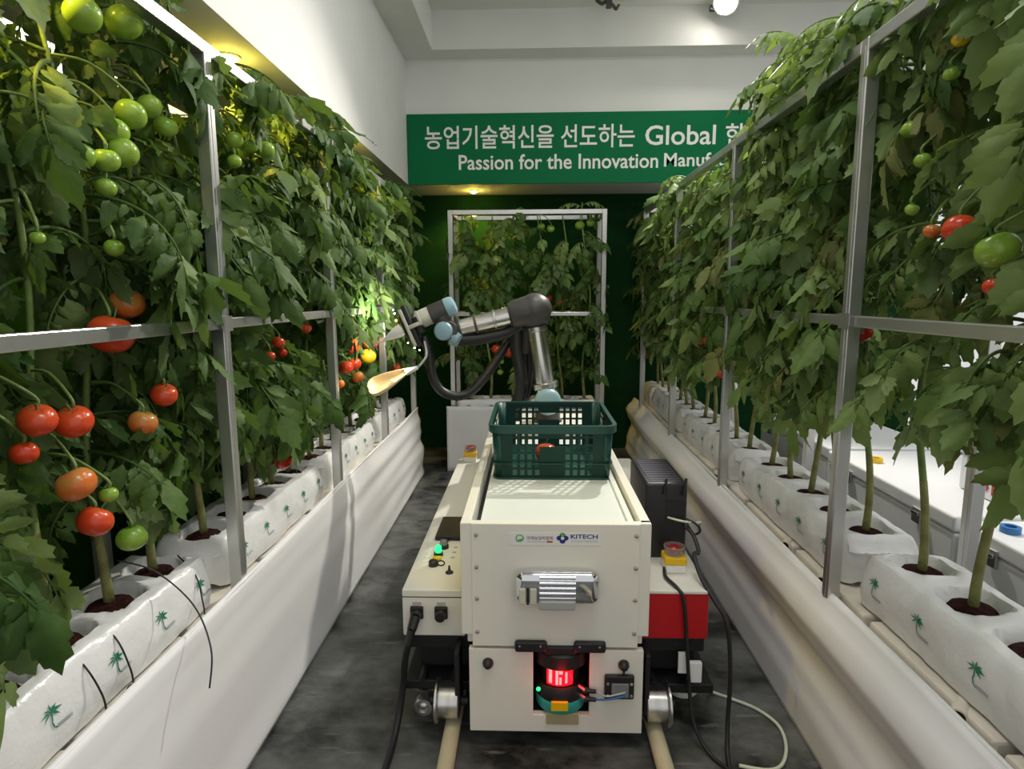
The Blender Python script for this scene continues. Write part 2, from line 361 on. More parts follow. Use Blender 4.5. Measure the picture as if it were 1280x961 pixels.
# ------------------------------------------------------------------ benches with cloth skirts
def n3(x, y, z): return noise.noise(Vector((x, y, z)))
def skirt_side(s, y0, y1, prof, seed, fold=0.0, ny=90):
    """cloth hanging from the bench edge; prof = [(z, x)], fold = strength of the loose long folds"""
    nz = 30
    zs = [p[0] for p in prof]
    def xat(z):
        for a, b in zip(prof, prof[1:]):
            if a[0] <= z <= b[0]:
                t = (z - a[0]) / (b[0] - a[0]); t = t * t * (3 - 2 * t); return a[1] + (b[1] - a[1]) * t
        return prof[-1][1]
    def fn(u, v):
        y = y0 + (y1 - y0) * u; z = zs[0] + (zs[-1] - zs[0]) * v
        w = n3(y * .8, z * 5 + seed, seed) * .010 + n3(y * 3.1, z * 3, seed + 5) * .004 + n3(y * .5, z * 11, seed + 9) * fold * max(0, y - 2.2)
        return (s * xat(z) - s * w * (1 if v > .03 else .4), y, z + n3(y * 1.1, seed, 2) * .006 * v)
    return MB().grid(fn, ny, nz)
def bench(label, s, y0, y1, xf, xb, prof, seed, fold):
    b = thing('cultivation_bench', label, 'bench', (s * (xf + xb) / 2, (y0 + y1) / 2, 0))
    lo, hi = sorted((s * (xf + .03), s * xb))
    build('table_top', MB().rbox(lo, hi, y0 + .02, y1 - .02, .39, .43, .006), 'water_grey', b)
    n = 5
    for i in range(n):
        yy = y0 + .12 + (y1 - y0 - .24) * i / (n - 1)
        for x in (s * (xf + .07), s * (xb - .05)):
            build('leg', MB().rbox(x - .02, x + .02, yy - .02, yy + .02, 0, .39, .004), 'galv', b)
    build('skirt', skirt_side(s, y0, y1, prof, seed, fold), 'skirt', b, smooth=True, solid=.004)
    return b
LP = [(0.004, .849), (.15, .852), (.30, .858), (.42, .866), (.50, .872), (.540, .880)]
RP = [(0.004, .862), (.10, .866), (.18, .880), (.26, .908), (.33, .872), (.38, .858), (.42, .872), (.455, .905), (.485, .925)]
# the profiles list (z, x) bottom to top; the lip folds over inside
bl = bench('long planting bench of the left row with a smooth white cloth skirt', -1, .2, 4.655, .86, 1.42, LP[:6], 3.0, .012)
br = bench('long planting bench of the right row with a rolled white cloth skirt', 1, .2, 5.46, .90, 1.40, RP[:9], 8.0, .004)
# rolled hem along the top of each skirt, and the cream foam trays under the bags
for b, s, y0, y1, x, z in ((bl, -1, .2, 4.655, .886, .537), (br, 1, .2, 5.46, .931, .480)):
    pts = [(s * (x + .006 * n3(yy * 1.3, 4, 1)), yy, z + .005 * n3(yy * 1.1, 3.0, 2)) for yy in [y0 + (y1 - y0) * i / 40 for i in range(41)]]
    build('hem', MB().tube(pts, .007, n=8), 'skirt', b, smooth=True)
build('inner_sheet', MB().grid(lambda u, v: (.938 + .055 * v, .2 + 5.25 * u, .476 - .04 * v ** .6 + .004 * n3(u * 14, v * 3, 1)), 60, 6), 'water_grey', br, smooth=True, solid=.003)
build('inner_sheet', MB().grid(lambda u, v: (-(.892 + .07 * v), .2 + 4.45 * u, .532 - .085 * v ** .6 + .004 * n3(u * 14, v * 3, 7)), 60, 6), 'skirt', bl, smooth=True, solid=.003)
for b, s, y0, y1, x0, x1 in ((bl, -1, .25, 4.6, .945, 1.24), (br, 1, .25, 5.4, .965, 1.26)):
    yy = y0
    while yy < y1 - .05:
        ln = min(rnd.uniform(.42, .55), y1 - yy)
        lo, hi = sorted((s * (x0 + rnd.uniform(-.006, .006)), s * x1))
        build('foam_tray', MB().rbox(lo, hi, yy, yy + ln - .03, .432, .480 + rnd.uniform(-.006, .002), .008), 'foam', b)
        yy += ln
for yy in (1.93, 2.22, 3.1, 1.28):
    x = .955
    o = build('drain_pipe', MB().cyl((x + .05, yy + .05, .462), (x - .006, yy - .012, .466), .019, n=16), 'foam', br, smooth=40)
    build('pipe_mouth', MB().cyl((x - .002, yy - .008, .4655), (x - .0075, yy - .0137, .466), .015, n=16), 'soil', o)
for yy in (1.31,):
    build('drain_pipe', MB().cyl((-.955, yy, .474), (-.905, yy - .03, .482), .012, n=12), 'black', bl, smooth=40)

# back bench
bb = thing('cultivation_bench', 'short planting bench against the back wall with a white cloth skirt', 'bench', (-.05, 4.95, 0))
build('table_top', MB().rbox(-.66, .55, 4.76, 5.22, .40, .44, .006), 'water_grey', bb)
for x in (-.61, .50):
    for yy in (4.80, 5.18): build('leg', MB().rbox(x - .02, x + .02, yy - .02, yy + .02, 0, .40, .004), 'galv', bb)
build('skirt', MB().grid(lambda u, v: (-.672 + 1.235 * u, 4.735 + .012 * math.sin(u * 17) * (1 - v) + .01 * n3(u * 6, v * 2, 4) + .012 * v, .004 + (.528 + .004 * n3(u * 9, 1, 1)) * v), 60, 14), 'skirt', bb, smooth=True, solid=.004)

# ------------------------------------------------------------------ metal trellis frames
def trellis(label, s, xf, xb, ys, zt, zm, z0=.44):
    t = thing('trellis_frame', label, 'frame', (s * xf, ys[0], z0))
    h = .019
    def post(x, y, zb, m='galv'):
        mb = MB().rbox(x - h, x + h, y - h, y + h, zb, zt, .003)
        for sx in (-1, 1):
            mb.box(x + sx * h - .0015, x + sx * h + .0015, y - .006, y + .006, zb, zt - .02)
        return build('post', mb, m, t)
    for y in ys: post(s * xf, y, z0)
    for y in ys: post(s * xb, y, z0)
    for x, nm in ((s * xf, 'top_rail'), (s * xb, 'top_rail')):
        for ya, yb in zip(ys, ys[1:]):
            build(nm, MB().rbox(x - h, x + h, ya - h if ya == ys[0] else ya + h, yb - h if yb != ys[-1] else yb + h, zt, zt + .036, .003) if False else MB().rbox(x - h, x + h, ya + h, yb - h, zt - .036, zt, .003), 'galv', t)
    for ya, yb in zip(ys, ys[1:]):
        build('middle_rail', MB().rbox(s * xf - .012, s * xf + .012, ya + h, yb - h, zm - .016, zm + .016, .003), 'galv', t)
    for y in ys:
        lo, hi = sorted((s * xf, s * xb))
        if y in (ys[0], ys[-1]): build('cross_rail', MB().rbox(lo + h, hi - h, y - h, y + h, zt - .036, zt, .003), 'galv', t)
        pl = MB().box(s * xf - s * h - s * .003, s * xf - s * h, y - .03, y + .03, zm - .022, zm + .022)
        build('joint_plate', pl, 'galv', t)
    return t
YL = [.76, 1.76, 2.745, 3.69, 4.62]
YR = [.72, 1.817, 2.911, 4.006, 5.12]
trellis('galvanised metal trellis frame over the left row', -1, .906, 1.33, YL, 2.09, 1.322)
trellis('galvanised metal trellis frame over the right row', 1, .931, 1.335, YR, 2.09, 1.322)
tb = thing('trellis_frame', 'galvanised metal trellis frame at the back behind the robot arm', 'frame', (-.03, 4.8, .44))
h = .018
for x in (-.622, .557):
    for y in (4.80, 5.16): build('post', MB().rbox(x - h, x + h, y - h, y + h, .44, 2.045, .003), 'galv', tb)
    build('cross_rail', MB().rbox(x - h, x + h, 4.80 + h, 5.16 - h, 2.01, 2.045, .003), 'galv', tb)
for y in (4.80, 5.16):
    build('top_rail', MB().rbox(-.622 + h, .557 - h, y - h, y + h, 2.01, 2.045, .003), 'galv', tb)
    build('middle_rail', MB().rbox(-.622 + h, .557 - h, y - .012, y + .012, 1.24, 1.27, .003), 'galv', tb)

# ------------------------------------------------------------------ grow bags
def grow_bag(label, s, xf, y0, y1, holes, seed, along='y', z0=.484, zt=.635, depth=.235, group=None, prints=5):
    """plastic slab bag; built along Y with its printed face at s*xf, or along X (along='x') facing -Y"""
    cy = (y0 + y1) / 2; L = y1 - y0
    def wp(a, d, z):          # a along, d depth from printed face, z
        return (s * (xf + d), a, z) if along == 'y' else (a, xf + d, z)
    base = wp(cy, depth / 2, z0)
    g = thing('grow_bag', label, 'grow bag', base, group)
    def endf(a):              # rounding towards the folded ends
        e = min(a - y0, y1 - a); return min(1.0, max(0.0, e / .028)) ** .5
    def top(a, d):
        e = endf(a); c = math.sin(PI * min(1, max(0, d / depth))) ** .35 if 0 < d < depth else 0
        z = zt - .006 + .012 * c + n3(a * 7, d * 9, seed) * .010 + n3(a * 22, d * 20, seed + 3) * .004
        for ha in holes:
            q = abs((a - ha) / .066) ** 3 + abs((d - depth * .5) / .068) ** 3
            if q < 1.25:
                k = min(1, (1.25 - q) * 2.2); z -= .034 * k * k * (3 - 2 * k)
        return z0 + (z - z0) * (.72 + .28 * e)
    def front(a, z):          # printed face depth
        v = (z - z0) / (zt - z0); e = endf(a)
        return .012 * v * v - .012 * math.sin(PI * min(1, max(0, v))) * e + n3(a * 6, z * 9, seed + 11) * .007 + n3(a * 19, z * 16, seed + 2) * .003
    na = int(L / .0095); nd = 26; nf = 8
    mb = MB(); rows = []
    for i in range(na + 1):
        a = y0 + L * i / na; row = []
        for j in range(nf):                       # printed face up
            z = z0 + (top(a, .0) - .008 - z0) * j / (nf - 1); row.append(wp(a, front(a, z) + (1 - endf(a)) * .03, z))
        for j in range(1, nd):                    # top
            d = depth * j / nd; row.append(wp(a, max(d, .016), top(a, d)))
        for j in range(nf):                       # rear face down
            z = top(a, depth) - .008 + (z0 - top(a, depth) + .008) * j / (nf - 1); row.append(wp(a, depth - .006 * math.sin(PI * j / (nf - 1)), z))
        rows.append(row)
    for idx, sg_ in ((0, -1), (-1, 1)):           # crumpled pillow ends
        src = rows[idx]; c_ = Vector((0, 0, 0))
        for p in src: c_ += Vector(p)
        c_ /= len(src); new = []
        for q, p in enumerate(src):
            v = Vector(p).lerp(c_, .16 + .10 * n3(q * .8, seed, 3)); off = sg_ * (.012 + .008 * n3(q * .5, seed, 9))
            new.append((v.x, v.y + off, max(v.z, z0 + .004)) if along == 'y' else (v.x + off, v.y, max(v.z, z0 + .004)))
        rows.insert(0, new) if idx == 0 else rows.append(new)
    na += 2
    n = len(rows[0]); V = [p for r in rows for p in r]
    F = [(i * n + j, i * n + j + 1, (i + 1) * n + j + 1, (i + 1) * n + j) for i in range(na) for j in range(n - 1)]
    F += [tuple(range(n - 1, -1, -1)), tuple(na * n + k for k in range(n))]
    if (along == 'y' and s > 0) or along == 'x': F = [tuple(reversed(f)) for f in F]
    if along == 'x': F = [tuple(reversed(f)) for f in F]
    body = build('bag_film', MB().add(V, F), 'film', g, smooth=60)
    for hi, ha in enumerate(holes):
        m2 = MB(); R = 6; A = 14; vs = [wp(ha, depth * .5, top(ha, depth * .5) + .02)]; fs = []
        for r in range(1, R + 1):
            for k in range(A):
                t = 2 * PI * k / A; q = r / R * (1 + .12 * n3(k * 1.7, hi * 3 + seed, 1))
                vs.append(wp(ha + .058 * q * math.cos(t), depth * .5 + .060 * q * math.sin(t), zt - .016 + .008 * (1 - (r / R) ** 2) + n3(k, r * 2, hi + seed) * .006 - (.012 if r == R else 0)))
        for k in range(A): fs.append((0, 1 + k, 1 + (k + 1) % A))
        for r in range(R - 1):
            for k in range(A): fs.append((1 + r * A + k, 1 + (r + 1) * A + k, 1 + (r + 1) * A + (k + 1) % A, 1 + r * A + (k + 1) % A))
        build('soil', m2.add(vs, fs), 'soil', g)
    # palm tree print repeated along the face
    def dec(pts2, a0, zc, k):
        out = []
        for (p, q) in pts2:
            a = a0 + p * k * (-s if along == 'y' else 1); z = zc + q * k; out.append(wp(a, front(a, z) - .0022, z))
        return out
    for i in range(prints):
        a0 = y0 + L * (i + .55) / prints; zc = z0 + .62 * (zt - z0); k = .034; pm = MB()
        fl = 1 if True else -1
        for q in range(7):
            t = PI * (-.2 + 1.4 * q / 6); ln = .74 if q % 2 == 0 else .84
            c, sn = math.cos(t), math.sin(t) * .75
            ring = [(0, .05), (c * .4 * ln - sn * .09, .08 + sn * .4 * ln + c * .09), (c * ln, sn * ln - .06), (c * .4 * ln + sn * .09, .03 + sn * .4 * ln - c * .09)]
            pm.add(dec(ring, a0, zc, k), [(0, 1, 2, 3)])
        tr = [(.0, .05), (.03, -.3), (.0, -.65), (.10, -.95), (.3, -1.1)]
        for (p, q), (p2, q2) in zip(tr, tr[1:]):
            pm.add(dec([(p - .05, q), (p + .05, q), (p2 + .05, q2 + .03), (p2 - .05, q2 - .03)], a0, zc, k), [(0, 1, 2, 3)])
        pr = build('palm_print', pm, 'print', g)
        lm = MB()
        for o2 in (0, .13):
            nS = 5
            for q in range(nS):
                p = .3 + 1.1 * q / nS; p2 = .3 + 1.1 * (q + 1) / nS
                lm.add(dec([(p, -1.13 + o2), (p2, -1.13 + o2), (p2, -1.06 + o2), (p, -1.06 + o2)], a0, zc, k), [(0, 1, 2, 3)])
        build('print_line', lm, 'print_grey', pr)
    return g
ORD = ['nearest', 'second', 'third', 'fourth', 'fifth']
LB = [(.80, 1.715), (1.81, 2.70), (2.79, 3.645), (3.735, 4.57)]
RB = [(.76, 1.775), (1.87, 2.865), (2.96, 3.96), (4.05, 4.98), (5.03, 5.42)]
PL_SPOTS, PR_SPOTS, PB_SPOTS = [], [], []
for i, (a, b) in enumerate(LB):
    hs = [a + (b - a) * (k + .5) / 5 for k in range(5)]
    grow_bag('white plastic grow bag with green palm prints, %s from the camera in the left row' % ORD[i], -1, .965, a, b, hs, i * 3.7 + 1, group='grow bags on the left bench')
    PL_SPOTS += hs
for i, (a, b) in enumerate(RB):
    m = 5 if b - a > .6 else 2
    hs = [a + (b - a) * (k + .5) / m for k in range(m)]
    grow_bag('white plastic grow bag with green palm prints, %s from the camera in the right row' % ORD[i], 1, .99, a, b, hs, i * 4.1 + 30, group='grow bags on the right bench', prints=5 if m == 5 else 2)
    PR_SPOTS += hs
for i, (a, b) in enumerate([(-.60, -.06), (-.02, .52)]):
    hs = [a + (b - a) * (k + .5) / 3 for k in range(3)]
    grow_bag('white grow bag on the back bench, %s side' % ('left' if i == 0 else 'right'), 1, 4.80, a, b, hs, i * 4.1 + 60, along='x', z0=.44, zt=.575, group='grow bags on the back bench', prints=3)
    PB_SPOTS += hs

# ------------------------------------------------------------------ tomato plants
def leaflet(mb, o, fwd, side, up, L, W, r, droop):
    """one lobed leaflet from o along fwd; folded on the midrib, tip bending down"""
    T = [0, .10, .20, .32, .44, .56, .68, .80, .91, 1.0]
    Wd = [.02, .50, .74, 1.0, .86, .90, .66, .58, .30, 0.0]
    n = len(T); vs = []; fs = []
    cup = r.uniform(-.75, .35); tw = r.uniform(-.7, .7)
    for i, t in enumerate(T):
        a = droop * t
        c = o + fwd * (L * (math.sin(a) / droop if abs(droop) > .01 else t)) - up * (L * (1 - math.cos(a)) / (droop if abs(droop) > .01 else 1))
        nrm = up * math.cos(a) + fwd * math.sin(a)
        w = W * Wd[i] * r.uniform(.92, 1.08)
        k = tw * t
        sd = side * math.cos(k) + nrm * math.sin(k); nn = nrm * math.cos(k) - side * math.sin(k)
        sh = fwd * (.07 * L if i % 2 else -.01 * L)
        wav = r.uniform(-.12, .12) * w
        for sg_ in (-1, 1):
            vs.append(c + sd * (sg_ * w * .5) + nn * (cup * w * .35) + sh * .3)
            vs.append(c + sd * (sg_ * w) + nn * (cup * w * .9 + wav) + sh)
        vs.append(c)
    for i in range(n - 1):
        a, b = i * 5, (i + 1) * 5
        fs += [(a + 4, b + 4, b + 0, a + 0), (a + 0, b + 0, b + 1, a + 1), (a + 2, b + 2, b + 4, a + 4), (a + 3, b + 3, b + 2, a + 2)]
    mb.add(vs, fs)
def leaf_mesh(seed, hang, m):
    """compound tomato leaf of unit length growing along +X, drooping towards -Z"""
    r = random.Random(seed); mb = MB()
    P = []; ang = r.uniform(.1, .45); p = Vector((0, 0, 0)); side_w = r.uniform(-.25, .25); az = 0; D = []
    N = 14
    for i in range(N + 1):
        P.append(p.copy()); d = Vector((math.cos(ang) * math.cos(az), math.cos(ang) * math.sin(az), math.sin(ang))); D.append(d)
        p = p + d * (.8 / N); ang -= hang / N * (1 + i / N * .4); az += side_w / N
    mb.tube(P, .009, n=5, radii=[.016 - .010 * i / N for i in range(N + 1)])
    def fr(i):
        d = D[i]; s = d.cross(Vector((0, 0, 1)))
        s = Vector((0, 1, 0)) if s.length < .05 else -s.normalized(); u = d.cross(s).normalized()
        return d, s, u
    sizes = [(3, .20), (5, .11), (7, .28), (9, .12), (10, .31), (12, .15), (13, .24)]
    for i, L in sizes:
        d, s, u = fr(i)
        if u.z < 0: u = -u
        for sg_ in (-1, 1):
            a = r.uniform(.75, 1.15); f = (d * math.cos(a) + s * (sg_ * math.sin(a)) + Vector((0, 0, -r.uniform(.15, .6)))).normalized()
            uu = (u - f * u.dot(f)).normalized(); sd = f.cross(uu)
            l = L * r.uniform(.85, 1.2); st = P[i] + f * (.05 * l / .3)
            mb.tube([P[i], st], .005, n=3)
            leaflet(mb, st, f, sd, uu, l, l * r.uniform(.23, .31), r, r.uniform(.5, 1.6))
    d, s, u = fr(N)
    if u.z < 0 and abs(d.z) < .95: u = -u
    leaflet(mb, P[N], d, d.cross(u), u, .36, .105, r, r.uniform(.2, .8))
    me = bpy.data.meshes.new('leaf'); me.from_pydata([tuple(v) for v in mb.v], [], mb.f); me.materials.append(M[m])
    me.polygons.foreach_set('use_smooth', [True] * len(me.polygons)); me.update()
    return me
LEAVES = {'leaf': [leaf_mesh(100 + k, [.7, 1.1, 1.4, 1.7, 2.0][k % 5], 'leaf') for k in range(10)],
          'leaf_pale': [leaf_mesh(200 + k, [.8, 1.2, 1.6, 2.0][k % 4], 'leaf_pale') for k in range(8)],
          'leaf_old': [leaf_mesh(300 + k, [1.4, 1.9][k % 2], 'leaf_old') for k in range(3)]}
def tomato_mesh(m, seed):
    r = random.Random(seed); mb = MB(); nu, nv = 22, 14; lob = r.choice([0, 5, 6]); am = .025 if lob else 0
    vs = []
    for j in range(nv + 1):
        th = PI * j / nv
        for i in range(nu):
            ph = 2 * PI * i / nu; rr = 1 + am * math.cos(lob * ph) * math.sin(th)
            z = math.cos(th) * .90
            if j < 4: z -= .16 * (1 - j / 4) ** 1.5
            if j > nv - 2: z += .04
            vs.append((rr * math.sin(th) * math.cos(ph), rr * math.sin(th) * math.sin(ph), z))
    fs = [(j * nu + i, (j + 1) * nu + i, (j + 1) * nu + (i + 1) % nu, j * nu + (i + 1) % nu) for j in range(nv) for i in range(nu)]
    me = bpy.data.meshes.new('tomato'); me.from_pydata(vs, [], fs); me.materials.append(M[m])
    me.polygons.foreach_set('use_smooth', [True] * len(me.polygons)); me.update(); return me
TOM = {c: [tomato_mesh('t_' + c, k) for k in range(3)] for c in 'rdoyg'}
def calyx_mesh():
    mb = MB()
    for k in range(5):
        t = 2 * PI * k / 5; c, s = math.cos(t), math.sin(t); cs, ss = math.cos(t + 1.57), math.sin(t + 1.57)
        P = [(0, 0, .74), (c * .3 + cs * .11, s * .3 + ss * .11, .80), (c * .62, s * .62, .70), (c * .3 - cs * .11, s * .3 - ss * .11, .80)]
        mb.add(P, [(0, 1, 2), (0, 2, 3)])
    mb.tube([(0, 0, .68), (.03, 0, .95), (.12, .02, 1.25)], .055, n=5)
    me = bpy.data.meshes.new('calyx'); me.from_pydata([tuple(v) for v in mb.v], [], mb.f); me.materials.append(M['calyx']); return me
CALYX = calyx_mesh()
CNAME = {'r': 'ripe red tomato', 'd': 'dark red tomato', 'o': 'orange half-ripe tomato', 'y': 'yellow tomato', 'g': 'unripe green tomato'}
def put_tomato(par, x, y, z, r, c, k):
    off = wloc(par)
    o = bpy.data.objects.new('tomato', TOM[c][k % 3]); COL.objects.link(o); o.parent = par
    o.location = (x - off.x, y - off.y, z - off.z); o.scale = (r, r, r)
    rr = random.Random(int(x * 991 + y * 377 + z * 131)); o.rotation_euler = (rr.uniform(-.5, .5), rr.uniform(-.5, .5), rr.uniform(0, 6))
    o['label'] = CNAME[c]
    q = bpy.data.objects.new('calyx', CALYX); COL.objects.link(q); q.parent = o
    return o
TL = [(-0.960,1.378,1.998,0.038,'g'),(-0.960,1.519,2.042,0.041,'g'),(-0.960,1.512,1.833,0.036,'g'),(-0.975,1.467,1.781,0.034,'g'),(-0.960,1.592,1.874,0.030,'g'),(-0.960,1.659,1.844,0.029,'g'),(-0.960,1.327,1.701,0.031,'g'),(-0.950,1.394,1.703,0.029,'g'),(-0.960,1.469,1.735,0.036,'g'),(-0.960,1.399,1.645,0.023,'g'),(-0.960,1.408,1.512,0.022,'g'),(-0.960,1.187,1.515,0.014,'g'),(-0.960,2.040,1.901,0.028,'g'),(-0.960,2.155,1.910,0.027,'g'),(-0.960,2.278,1.925,0.032,'g'),(-0.960,2.134,1.970,0.022,'g'),(-0.960,2.030,1.832,0.023,'g'),(-0.972,1.385,1.316,0.050,'r'),(-0.980,1.465,1.385,0.040,'o'),(-0.960,1.547,1.147,0.033,'r'),(-0.970,1.467,1.090,0.034,'o'),(-0.960,1.228,1.142,0.037,'r'),(-0.960,1.136,1.164,0.034,'r'),(-0.985,1.125,1.101,0.025,'r'),(-0.960,1.215,1.010,0.039,'o'),(-0.960,1.258,0.912,0.037,'r'),(-0.950,1.357,0.833,0.034,'g'),(-0.960,1.308,0.956,0.020,'g'),(-0.960,2.254,0.777,0.040,'d'),(-0.960,2.289,1.227,0.024,'r'),(-0.960,2.204,1.183,0.021,'r'),(-0.960,2.321,1.184,0.019,'d'),(-0.960,2.578,1.266,0.024,'r'),(-0.960,2.803,1.364,0.026,'r'),(-0.960,3.238,1.132,0.043,'r'),(-0.960,3.615,1.125,0.048,'r'),(-0.940,3.481,1.057,0.046,'y'),(-0.970,3.299,1.031,0.039,'r'),(-0.960,3.124,1.034,0.037,'r'),(-0.960,3.319,0.957,0.035,'o'),(-0.960,4.330,0.886,0.046,'r'),(-0.960,3.006,0.963,0.024,'o')]
TR = [(0.990,1.580,1.552,0.020,'o'),(0.990,1.480,1.546,0.037,'r'),(0.990,1.357,1.491,0.042,'g'),(0.990,1.538,1.982,0.020,'y'),(0.990,1.561,1.912,0.019,'g'),(0.990,1.707,1.824,0.023,'g'),(0.990,1.645,1.734,0.020,'g'),(0.990,1.355,1.414,0.022,'r'),(0.990,1.296,1.386,0.021,'r'),(0.990,1.863,1.287,0.031,'d'),(0.990,3.653,1.133,0.033,'r'),(0.990,5.383,0.880,0.049,'r'),(0.990,3.186,0.992,0.025,'r'),(0.990,1.670,1.616,0.017,'g'),(0.990,3.457,1.151,0.027,'r')]
TB = [(0.075,4.93,1.929,0.032,'g'),(0.152,4.93,1.916,0.032,'g'),(0.380,4.93,1.939,0.038,'g'),(0.462,4.93,1.957,0.032,'g'),(0.005,4.93,1.572,0.032,'g'),(0.429,4.93,1.626,0.026,'g'),(-0.277,4.90,0.972,0.046,'r'),(-0.178,4.90,0.939,0.039,'r'),(-0.473,4.90,1.071,0.039,'r'),(-0.244,4.90,0.873,0.026,'g'),(-0.252,4.90,0.786,0.026,'g'),(0.219,4.90,1.347,0.032,'o'),(0.135,4.90,1.373,0.032,'r')]
def blocked(p0, d, ln, fruits, face):
    """growers strip the leaves that hang in front of ripening fruit on the aisle side"""
    for (x, y, z, r, c) in fruits:
        f = Vector((x, y, z)); v = (CAMPOS - f); v.normalize()
        for k in (.35, .6, .85, 1.05):
            q = p0 + d * (ln * k) - Vector((0, 0, ln * .25 * k * k)) - f
            t = q.dot(v)
            if t > .01 and t < .6 and (q - v * t).length < r + .062: return True
    return False
def plant(label, group, x, y, z0, ztop, face, seed, n, fruits, allfruits, kinds, zlow, lscale=1.0, lean=0.0, reach=1.0):
    r = random.Random(seed)
    p = thing('tomato_plant', label, 'plant', (x, y, z0), group)
    ph = r.uniform(0, 6); amp = .035
    fx_, fy_ = face
    def sp(z):
        t = (z - z0) / (ztop - z0)
        return Vector((x + amp * math.sin(ph + t * 7) * min(1, t * 4) + fx_ * lean * t * t, y + amp * math.cos(ph * 1.3 + t * 6) * min(1, t * 4) + fy_ * lean * t * t, z))
    H = ztop - z0
    pts = [sp(z0 + H * k / 26) for k in range(27)]
    build('stem', MB().tube(pts, .008, n=7, radii=[.0105 - .006 * k / 26 for k in range(27)]), 'stem', p, smooth=True)
    build('stem_base', MB().tube([sp(z0 - .01 + .26 * k / 6) for k in range(7)], .012, n=8, radii=[.0125 - .0025 * k / 6 for k in range(7)]), 'stem_low', p, smooth=True)
    az = r.uniform(0, 6.28); fa = math.atan2(fy_, fx_)
    for k in range(n):
        t = (k + r.random()) / n
        z = zlow + (ztop - zlow) * t ** .92
        az += 2.4 + r.uniform(-.5, .5)
        a = az
        if r.random() < .45: a = fa + r.uniform(-1.3, 1.3)              # more leaves reach into the aisle light
        ln = r.uniform(.22, .36) * lscale
        out = math.cos(a - fa) > .5
        if out: ln *= reach
        if t > .85 and not out: ln *= .75
        s0 = sp(z)
        d = Vector((math.cos(a), math.sin(a), 0)); tip = s0 + d * ln
        if tip.y > 5.44 or tip.x < -1.60: continue
        if blocked(s0, d, ln, allfruits, face): continue
        kd = r.choices(kinds[0], kinds[1])[0]
        o = bpy.data.objects.new('leaf', r.choice(LEAVES[kd])); COL.objects.link(o); o.parent = p
        o.location = (s0.x - x, s0.y - y, s0.z - z0)
        o.rotation_euler = Euler((r.uniform(-.5, .5), r.uniform(-.35, .45) - (.3 if t > .9 and (out or x > 0) and ztop > 2.09 else 0), a), 'XYZ')
        o.scale = (ln, ln * r.uniform(.9, 1.15), ln)
    for k, (tx, ty, tz, tr_, c) in enumerate(fruits):
        put_tomato(p, tx, ty, tz, tr_, c, k + seed)
        s0 = sp(min(ztop, tz + .10)); e = Vector((tx, ty, tz + tr_ * .75)); mid = (s0 + e) / 2 + Vector((0, 0, .035))
        build('truss', MB().tube([s0, mid, e + Vector((0, 0, .02)), e], .0035, n=5, smooth=4), 'stem', p, smooth=True)
    return p
NUM = ['first', 'second', 'third', 'fourth', 'fifth', 'sixth', 'seventh', 'eighth', 'ninth', 'tenth', 'eleventh', 'twelfth', 'thirteenth', 'fourteenth', 'fifteenth', 'sixteenth', 'seventeenth', 'eighteenth', 'nineteenth', 'twentieth', 'twenty-first', 'twenty-second', 'twenty-third']
def assign(spots, fruits, ax):
    out = [[] for _ in spots]
    for f in fruits:
        k = min(range(len(spots)), key=lambda i: abs(spots[i] - f[ax])); out[k].append(f)
    return out
KL = (['leaf', 'leaf_pale'], [.8, .2]); KR = (['leaf', 'leaf_pale', 'leaf_old'], [.40, .52, .08]); KB = (['leaf', 'leaf_pale'], [.7, .3])
fl_ = assign(PL_SPOTS, TL, 1); fr_ = assign(PR_SPOTS, TR, 1); fb_ = assign(PB_SPOTS, TB, 0)
for i, yy in enumerate(PL_SPOTS):
    plant('tomato plant in the left row, %s from the camera' % NUM[i], 'tomato plants in the left row', -1.085, yy, .635, 2.13 + rnd.uniform(-.06, .05), (1, 0), 1000 + i, 82, fl_[i], TL, KL, [.80, .84][i] if i < 2 else .90, lscale=1.0, reach=1.05)
for i, yy in enumerate(PR_SPOTS):
    plant('tomato plant in the right row, %s from the camera' % NUM[i], 'tomato plants in the right row', 1.108, yy, .635, 2.14 + rnd.uniform(-.06, .08) + (.16 if i in (3, 4, 5, 6, 7, 8) else -.07 if i > 10 else 0), (-1, 0), 2000 + i, 76, fr_[i], TR, KR, 1.13 if i < 7 else 1.03, lscale=.98, reach=1.05)
for i, xx in enumerate(PB_SPOTS):
    plant('tomato plant on the back bench, %s from the left' % NUM[i], 'tomato plants on the back bench', xx, 4.92, .585, 2.06 + rnd.uniform(-.05, .06), (0, -1), 3000 + i, 40, fb_[i], TB, KB, .80, lscale=.9)

# ------------------------------------------------------------------ rails on the floor
for x, wh in ((-.252, 'left'), (.392, 'right')):
    r_ = thing('pipe_rail', 'cream pipe rail on the floor under the cart, %s one' % wh, 'rail', (x, 2.4, 0), 'pipe rails under the cart')
    build('pipe', MB().cyl((x, .3, .03), (x, 4.4, .03), .0255, n=20), 'rail', r_, smooth=40)
    for yy in (.8, 1.62 if False else 2.1, 3.1, 4.1):
        build('saddle', MB().box(x - .045, x + .045, yy - .02, yy + .02, 0, .012), 'galv', r_)

# ------------------------------------------------------------------ mobile harvesting cart
CX = .071; YF = 1.721
ct = thing('harvest_cart', 'ivory rail cart with red side box, chrome lamp and glowing red scanner', 'robot cart', (CX, 2.6, 0))
def cp(name, mb, m, parent=ct, **kw): return build(name, mb, m, parent, **kw)
